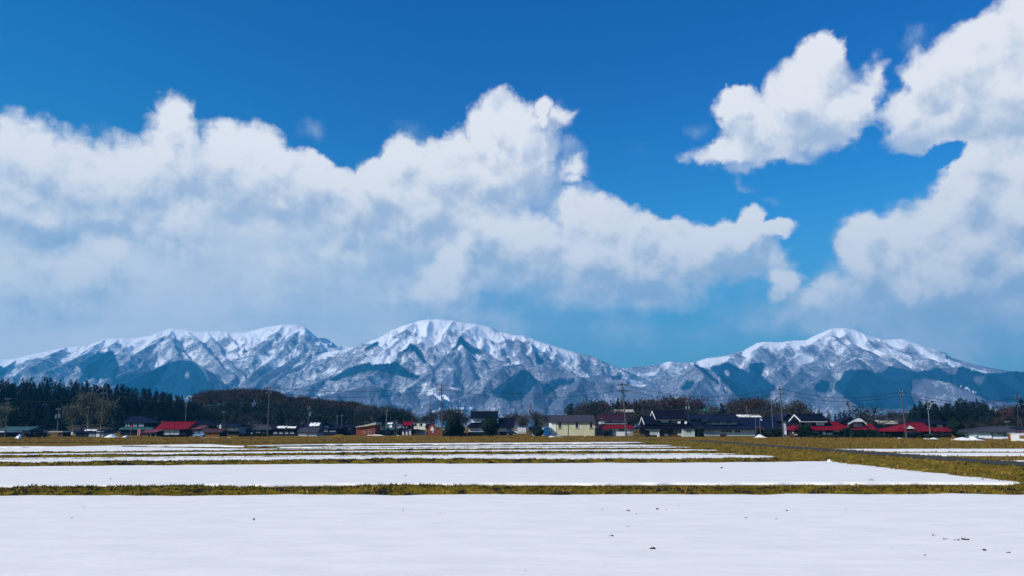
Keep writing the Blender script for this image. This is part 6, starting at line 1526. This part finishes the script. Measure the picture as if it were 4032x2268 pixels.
# traffic mirror / round signs
o, k, z0 = thing_at('traffic_mirror', 'pole with a pale bushy round head beside the dark evergreens', 'traffic mirror', 1810, 1715)
Yb = o.location.y; zz = lambda v: at(2016, v, Yb).z - z0
MB().tube([(0, 0, -.2), (0, 0, zz(1678))], .10, 6).build('pole', M_WPOLE, o); m_ = MB().tube([(0, -.2, zz(1683)), (0, -.05, zz(1683))], .42, 14).build('mirror', M_CAN, o); MB().tube([(0, -.24, zz(1676)), (0, -.1, zz(1676))], .25, 12).build('upper_mirror', M_CAN, o)
o, k, z0 = thing_at('street_lamp', 'white oval lamp on a short arm from the tallest central pole', 'lamp', 1747, 1716, Y=pi_ - .6)
z_l = at(2016, 1692, pi_).z - z0
MB().ball((0, 0, z_l), .30, .16, .13, 10, 6).build('lamp_head', M_PORC, o, smooth=True); MB().tube([(-.9, .3, z_l - .05), (0, 0, z_l)], .05, 5).build('arm', M_STEEL, o); MB().tube([(0, 0, -.1), (0, 0, z_l - .1)], .03, 5).build('post', M_STEEL, o)
o, k, z0 = thing_at('vending_machine', 'narrow upright red vending machine beside the pink lean-to', 'vending machine', 551, 1718)
M_REDP = material('red_enamel', (0.50, 0.03, 0.05), base2=(0.38, 0.025, 0.04), rough=0.4)
b_ = MB().box(-.34, .34, -.3, .3, 0.05, 1.75).build('cabinet', M_REDP, o); MB().box(-.26, .26, -.34, -.302, .95, 1.62).build('display_window', WM['white'], o); MB().box(-.26, .26, -.33, -.302, .25, .5).build('delivery_slot', M_GLASS, o)
o, k, z0 = thing_at('red_banner', 'tall pale-edged red banner standing by the vending machine', 'sign', 547.5, 1719, Y=depth_of(1719) - .8)
MB().box(-.22, .22, -.03, .03, .35, 2.0).build('cloth', M_REDP, o); MB().box(-.30, -.222, -.03, .03, .3, 2.05).box(.222, .30, -.03, .03, .3, 2.05).build('border', WM['white'], o); MB().tube([(-.33, 0, -.1), (-.33, 0, 2.2)], .03, 5).build('pole', M_WPOLE, o)
for u, vt, vb, w, name, lb in ((286, 1701, 1713, 7, 'notice_board', 'small upright white notice board left of the dark storehouse'), (993, 1704, 1718, 9, 'meter_cabinet', 'white cabinet standing alone before the weedy shrubs'), (867, 1674, 1690, 7, 'water_tank', 'white arched tank against the grey two-storey house'), (164, 1706, 1712, 8, 'notice_board', 'tiny white board among the dark shrubs left of the carport')):
    o, k, z0 = thing_at(name, lb, name.replace('_', ' '), u, 1719 if vb < 1716 else vb + 1, Y=(depth_of(1713) - 1.6 if u == 867 else None))
    Yb = o.location.y; zz = lambda v: at(2016, v, Yb).z - z0; hw = w * k / 2
    MB().prism([(-hw, zz(vb)), (hw, zz(vb)), (hw, zz(vt) - hw * .5), (hw * .5, zz(vt)), (-hw * .5, zz(vt)), (-hw, zz(vt) - hw * .5)], -.15, .15).build('panel', WM['white'], o)
    MB().box(-hw * .7, -hw * .5, -.05, .05, -.1, zz(vb)).box(hw * .5, hw * .7, -.05, .05, -.1, zz(vb)).build('legs', M_STEEL, o)

def car(label, u, vb, length, paint, u_name='parked_car', rz=0.0, kind='car', Y=None):
    o, k, z0 = thing_at(u_name, label, 'truck' if kind == 'truck' else ('van' if kind == 'van' else 'car'), u, vb, Y, 'vehicles parked along the village', rz)
    L = length; h = 1.45
    if kind == 'car': prof = [(-L / 2, .35), (-L / 2, .72), (-L * .46, .82), (-L * .26, .90), (-L * .14, 1.36), (L * .20, 1.42), (L * .38, .98), (L * .49, .86), (L / 2, .7), (L / 2, .35)]
    elif kind == 'van': prof = [(-L / 2, .35), (-L / 2, .9), (-L * .42, 1.02), (-L * .30, 1.72), (L * .45, 1.80), (L * .49, 1.0), (L / 2, .35)]
    else: prof = [(-L / 2, .45), (-L / 2, 1.0), (-L * .45, 1.75), (-L * .26, 1.8), (-L * .25, .8), (L / 2, .8), (L / 2, .45)]
    MB().prism(prof, -.78, .78).build('body', paint, o)
    if kind == 'truck':
        bx = MB().box(-L * .22, L * .5, -.9, .9, .82, 2.35).build('cargo_box', WM['white'], o); MB().box(-L * .225, L * .505, -.93, .93, 2.352, 2.42).build('box_roof', WM['shed'], bx)
        gl = [(-L * .452, 1.25), (-L * .43, 1.65), (-L * .28, 1.68), (-L * .28, 1.25)]
    elif kind == 'van': gl = [(-L * .36, 1.1), (-L * .28, 1.58), (L * .42, 1.62), (L * .42, 1.1)]
    else: gl = [(-L * .20, .95), (-L * .12, 1.28), (L * .18, 1.33), (L * .30, .98)]
    for y0_, y1_ in ((-.80, -.782), (.782, .80)): MB().prism(gl, y0_, y1_).build('side_window', M_GLASS, o)
    for x in (-L * .31, L * .30):
        for y in (-.70, .70):
            w = MB().tube([(x, y - .1, .31), (x, y + .1, .31)], .31, 14).build('wheel', M_WIRE, o); MB().tube([(x, y - .112, .31), (x, y + .112, .31)], .16, 10).build('hub', M_FRAME, w)
    for y in (-.55, .55): MB().ball((-L / 2 - .01, y, .72), .05, .14, .09, 8, 5).build('headlight', M_PORC, o); MB().box(L / 2, L / 2 + .03, y - .12, y + .12, .62, .78).build('tail_light', M_REDP, o)
    return o
P_NAVY = material('navy_car_paint', (0.012, 0.03, 0.075), rough=0.25, spec=0.5); P_BLACK = material('black_car_paint', (0.010, 0.012, 0.022), rough=0.25, spec=0.5); P_BLUE = material('pale_blue_car_paint', (0.20, 0.34, 0.50), rough=0.3, spec=0.5); P_WHITE = material('white_car_paint', (0.74, 0.75, 0.77), rough=0.3, spec=0.5)
car('dark blue car parked right of the white covered heap at the left end', 103, 1720.5, 3.5, P_NAVY)
car('low black car among the shrubs left of the carport', 172, 1720, 3.2, P_BLACK)
car('pale blue car parked below the orange-boarded shed', 786, 1722.5, 2.6, P_BLUE)
car('white box truck parked left of the grey-green shed', 2048, 1712, 4.0, P_WHITE, 'box_truck', kind='truck')
car('black hatchback beside the blue storage container', 2121, 1714, 3.0, P_BLACK)
car('smaller dark car left of the black hatchback', 2104, 1714.5, 2.3, P_NAVY)
car('dark car in the shade of the manor house wing', 2012, 1714, 3.2, P_BLACK)
car('white van end parked beside the manor house wing', 2003, 1712.5, 2.6, P_WHITE, 'parked_van', kind='van', rz=1.35)

def heap(name, label, cat, pts, vb, mat, Y=None, depth=2.2, seed=1):
    """rounded heap whose skyline is the given list of (photo column, photo row)"""
    Y = depth_of(vb) if Y is None else Y
    us = [p[0] for p in pts]; z0 = float(base_z(0, Y)); uc = (us[0] + us[-1]) / 2; x0 = at(uc, 1690, Y).x
    q = np.linspace(us[0], us[-1], 34); hh = np.interp(q, us, [max(.02, at(2016, v, Y).z - z0) for _, v in pts]); t = np.linspace(-1, 1, 14)
    X = np.array([at(u, 1690, Y).x - x0 for u in q])[:, None] * np.ones((1, 14)); Yl = depth * t[None, :] * np.ones((34, 1))
    Z = hh[:, None] * np.clip(1 - np.abs(t) ** 1.7, 0, 1)[None, :] * (1 + .35 * (fbm(X / .6, Yl / .6, 3, seed) - .5)) - .08
    o = grid_mesh(name, np.stack([X, Yl, Z], -1).reshape(-1, 3), 34, 14, mat)
    o.location = (x0, Y, z0)
    return tag(o, label, cat)
S_ = 'snow_heap'
heap(S_, 'white heap of snow under the end wall of the pale storehouse', 'snow heap', [(418, 1722), (428, 1714), (440, 1708.5), (447, 1707), (456, 1715), (466, 1722)], 1722, M_SNOW, seed=2)
heap(S_, 'small sloping bank of snow left of the red vending machine', 'snow heap', [(482, 1722), (495, 1715), (503, 1711), (507, 1721)], 1721.5, M_SNOW, depth=1.2, seed=3)
heap(S_, 'long thin strip of leftover snow below the orange-boarded shed', 'snow heap', [(780, 1725), (800, 1722), (845, 1721.5), (870, 1722.5), (884, 1725)], 1725, M_SNOW, depth=.8, seed=4)
heap(S_, 'short strip of snow right of the one under the orange-boarded shed', 'snow heap', [(890, 1725), (897, 1721.5), (908, 1721.5), (914, 1725)], 1725, M_SNOW, depth=.8, seed=14)
heap(S_, 'low lumps of snow in front of the small greenish-roofed garage', 'snow heap', [(1440, 1714), (1452, 1711), (1463, 1712), (1480, 1710), (1500, 1711), (1514, 1714)], 1714.5, M_SNOW, depth=.8, seed=5)
heap(S_, 'low lump of snow at the foot of the white gabled house', 'snow heap', [(1560, 1715), (1567, 1711.5), (1575, 1715)], 1715, M_SNOW, depth=.8, seed=15)
heap(S_, 'snow heap at the left foot of the yellow hall', 'snow heap', [(2158, 1720), (2168, 1714.5), (2178, 1716), (2188, 1719.5)], 1720, M_SNOW, depth=1.2, seed=6)
heap('rubble_heap', 'grey heap of dirty snow and rubble before the yellow hall', 'rubble heap', [(2184, 1720.5), (2194, 1713), (2205, 1714), (2215, 1716), (2222, 1720.5)], 1720.5, M_CONC, depth=1.2, seed=7)
heap(S_, 'cone-shaped white heap of snow below the flagpoles', 'snow heap', [(2972, 1722), (2980, 1715), (2989, 1709), (2998, 1712), (3006, 1718), (3016, 1722)], 1722, M_SNOW, seed=8)
heap(S_, 'thin strip of snow before the dark hut with the crooked red roof', 'snow heap', [(3114, 1726), (3122, 1723), (3134, 1724), (3146, 1723), (3148, 1726)], 1726, M_SNOW, depth=.7, seed=9)
heap(S_, 'thin strip of snow left of the pole by the spreading red roof', 'snow heap', [(3518, 1727), (3528, 1723.5), (3540, 1722), (3548, 1727)], 1727, M_SNOW, depth=.8, seed=10)
heap(S_, 'low lumps of snow under the middle of the spreading red roof', 'snow heap', [(3634, 1728), (3642, 1723), (3655, 1727), (3662, 1724), (3675, 1722), (3690, 1728)], 1728, M_SNOW, depth=.8, seed=11)
heap(S_, 'long double-humped heap of snow left of the pale bungalow', 'snow heap', [(3746, 1732), (3765, 1724), (3788, 1720), (3803, 1723.5), (3815, 1722), (3825, 1718), (3835, 1724), (3850, 1728), (3862, 1732)], 1732, M_SNOW, depth=2.0, seed=12)
heap('tarpaulin_heap', 'black tarpaulin-covered heap between the snow heap and the pale bungalow', 'covered heap', [(3842, 1730), (3852, 1722.5), (3865, 1723), (3880, 1727), (3886, 1730)], 1729.5, M_STEEL, depth=1.0, seed=13)
heap('covered_heap', 'white sheet-covered heap left of the dark blue car', 'covered heap', [(68, 1726), (70, 1716), (77, 1714), (81, 1708), (84, 1709), (86, 1725)], 1726, M_BANNER, depth=.7, seed=16)
heap('soil_mound', 'brown mound of soil with straw below the navy two-storey house', 'soil mound', [(1310, 1719), (1322, 1711), (1335, 1708.5), (1348, 1710), (1362, 1714), (1372, 1719)], 1719, M_BANK, depth=1.8, seed=17)
heap(S_, 'bright patch of snow left in the bank hollow beside the farm road', 'snow heap', [(3248, 1813), (3253, 1805), (3258, 1804), (3263, 1808), (3264, 1814)], 1815, M_SNOW, Y=70.5, depth=.35, seed=18)
for u, vt, vb, ut, lb, m_, r_ in ((1294, 1722, 1738, 1295, 'short pale concrete stake in the dry grass below the navy two-storey house', M_WPOLE, .14), (2301, 1704, 1721, 2309, 'white leaning stake in front of the yellow hall', WM['white'], .09), (2807, 1732, 1738, 2808, 'small pale stake in the grass below the wide pale house', M_WPOLE, .08), (2978, 1768, 1789, 2973, 'thin slanting reed stake at the road bank', M_TUFT[1], .03), (1839, 1690, 1721, 1841, 'thin reddish marker post before the manor house', WM['brick'], .08)):
    Y = depth_of(vb) if vb < 1740 else ground_y(vb, .3); z0 = float(base_z(0, Y)) if vb < 1740 else .25; p = at(u, 1690, Y); H = at(2016, vt, Y).z - z0; dx_ = (ut - u) * Y / F
    o = MB().tube([(0, 0, -.15), (dx_ * .5, 0, H * .5), (dx_, 0, H)], r_, 6, r1=r_ * .8).build('stake', m_, loc=(p.x, Y, z0))
    tag(o, lb, 'stake')

# ================================================================== stubble and clods poking through the near snow
M_CLOD = material('wet_soil_clod', (0.016, 0.018, 0.022), base2=(0.035, 0.032, 0.028), scale=6.0)
M_STRAW = material('rice_stubble', (0.12, 0.10, 0.07), base2=(0.05, 0.05, 0.045), scale=8.0)
M_STUMP = material('brown_stump', (0.16, 0.10, 0.075), base2=(0.09, 0.06, 0.05), scale=8.0)
def clod(u, v, wpx, hpx, label, stalks=0, mat=None, seed=0, name='soil_clod', group='clods and stubble on the near snow'):
    p = on_ground(u, v, .05); k = p.y / F; r = random.Random(seed * 7 + int(u))
    o = empty(name, p, 0, label, 'clod' if name == 'soil_clod' else ('stubble' if name == 'rice_stubble' else 'stump'), group)
    w, h = wpx * k / 2, hpx * k
    if wpx > 0 and name != 'rice_stubble':
        b_ = MB()
        for q in range(5):
            c = (r.uniform(-.6, .6) * w, r.uniform(-.3, .3) * w, 0)
            b_.ball(c, w * r.uniform(.35, .6), w * r.uniform(.4, .7), h * r.uniform(.5, 1.0), 8, 5, 0, r, .22)
        b_.build('lump', mat or M_CLOD, o)
    if stalks:
        s_ = MB()
        for q in range(stalks):
            x = r.uniform(-.8, .8) * w; l = hpx * k * r.uniform(.8, 2.2) if name != 'rice_stubble' else h * r.uniform(.7, 1.1)
            s_.tube([(x, r.uniform(-.1, .1) * w, -.02), (x + r.uniform(-.25, .25) * l, 0, l)], max(.006, .75 * k), 4, r1=max(.003, .4 * k))
        s_.build('stalks', M_STRAW, o)
    return o
zx = lambda x: x / 1.278
CL = [(zx(735), zx(143), 9, 3, 1), (zx(1275), zx(190), 11, 9, 0), (zx(2029), zx(142), 9, 5, 0), (zx(2210), zx(156), 26, 2, 0), (zx(1093), zx(183), 12, 2, 0), (zx(422), zx(125), 14, 2, 0), (zx(363), zx(178), 11, 2, 0)]
CR = [(zx(585), zx(142), 16, 3, 2), (zx(732), zx(135), 15, 5, 2), (zx(777), zx(136), 8, 2, 0), (zx(840), zx(119), 16, 2, 0), (zx(627), zx(160), 4, 4, 1), (zx(455), zx(134), 6, 2, 1), (zx(1157), zx(142), 9, 2, 0), (zx(1178), zx(180), 9, 6, 0), (zx(1383), zx(143), 11, 5, 0), (zx(1330), zx(186), 12, 3, 2), (zx(1350), zx(116), 8, 2, 0), (zx(1682), zx(134), 4, 3, 0), (zx(706), zx(335), 25, 9, 1), (zx(2180), zx(287), 20, 5, 0), (zx(2238), zx(293), 23, 6, 0), (zx(2280), zx(291), 30, 8, 4), (zx(2382), zx(344), 19, 8, 0), (zx(2498), zx(354), 22, 4, 0), (zx(1915), zx(335), 18, 4, 2), (zx(2078), zx(365), 12, 3, 1), (zx(2368), zx(321), 9, 3, 0), (zx(64), zx(448), 8, 4, 1)]
NEAR = {0: 'small dark clod with one straw on the near snow, far left', 1: 'square brown stump of stubble in the left half of the near snow', 2: 'dark square clod near the middle of the near snow', 3: 'thin flat dark streak of soil right of the middle clod', 4: 'faint flat clod left of the brown stump', 5: 'faint broad clod near the far left edge of the near snow', 6: 'faint clod just below the broad one at the far left'}
for i, (u, v, w, h, st) in enumerate(CL):
    clod(u, 1900 + v, w, h, NEAR[i], st, M_STUMP if i == 1 else None, i, 'stubble_stump' if i == 1 else 'soil_clod')
RL = ['flat clod with two straws, first along the far line right of centre', 'dark lumpy clod with straws, largest along the far line', 'small clod just right of the largest one along the far line', 'thin clod at the right end of the far line of clods', 'tiny upright clod below the far line of clods', 'tiny faint clod left of the far line of clods', 'faint clod above the black one right of centre', 'small black clod alone right of centre', 'black flat clod upper right of the small black one', 'grey clod with straws below the black flat one', 'faint thin clod above the black flat one', 'tiny clod alone towards the right under the dike', 'big black clod with a single straw, lower right of centre', 'left of two flat brown clods beside the spiky tuft', 'right of two flat brown clods beside the spiky tuft', 'spiky black tuft of stubble at the right of the near snow', 'black oval clod below the spiky tuft', 'flat grey clod at the right edge of the near snow', 'grey clod with straws left of and below the spiky tuft', 'small clod below the grey one with straws', 'thin faint clod just above the black oval one', 'small clod near the bottom edge of the photo']
for i, (u, v, w, h, st) in enumerate(CR):
    clod(2016 + u, 1900 + v, w, h, RL[i], st, None, i + 30)
for (x, y, w, h, n, lb) in ((zx(585), zx(227), 14, 8, 4, 'grey tuft of cut rice stalks above the brown one right of centre'), (zx(497), zx(274), 18, 10, 7, 'tuft of cut rice stalks with a brown stump among them'), (zx(2126), zx(270), 20, 9, 7, 'pale tuft of cut rice stalks left of the spiky black tuft')):
    clod(2016 + x, 1900 + y, w, h, lb, n, None, int(x), 'rice_stubble')
clod(2016 + zx(505), 1900 + zx(274), 10, 9, 'brown stump among the cut rice stalks right of centre', 0, M_STUMP, 77, 'stubble_stump')
clod(2632 + 385 / 1.84, 1680 + 303 / 1.84, 11, 7, 'black pointed clod on the second snow strip', 0, None, 80)
clod(1300 + 545 / 1.84, 1680 + 358 / 1.84, 9, 3, 'small grey clod on the second snow strip left of centre', 0, None, 81)
clod(803 / 1.84, 1680 + 381 / 1.84, 7, 4, 'tiny grey clod on the second snow strip at the left', 0, None, 82)
clod(2632 + 1470 / 1.84, 1680 + 390 / 1.84, 24, 4, 'patch of stubble showing through the second snow strip at the right', 5, None, 83)
clod(2632 + 1625 / 1.84, 1680 + 204 / 1.84, 22, 6, 'grey rubble lump beside the snow strip right of the road', 0, M_CONC, 84)
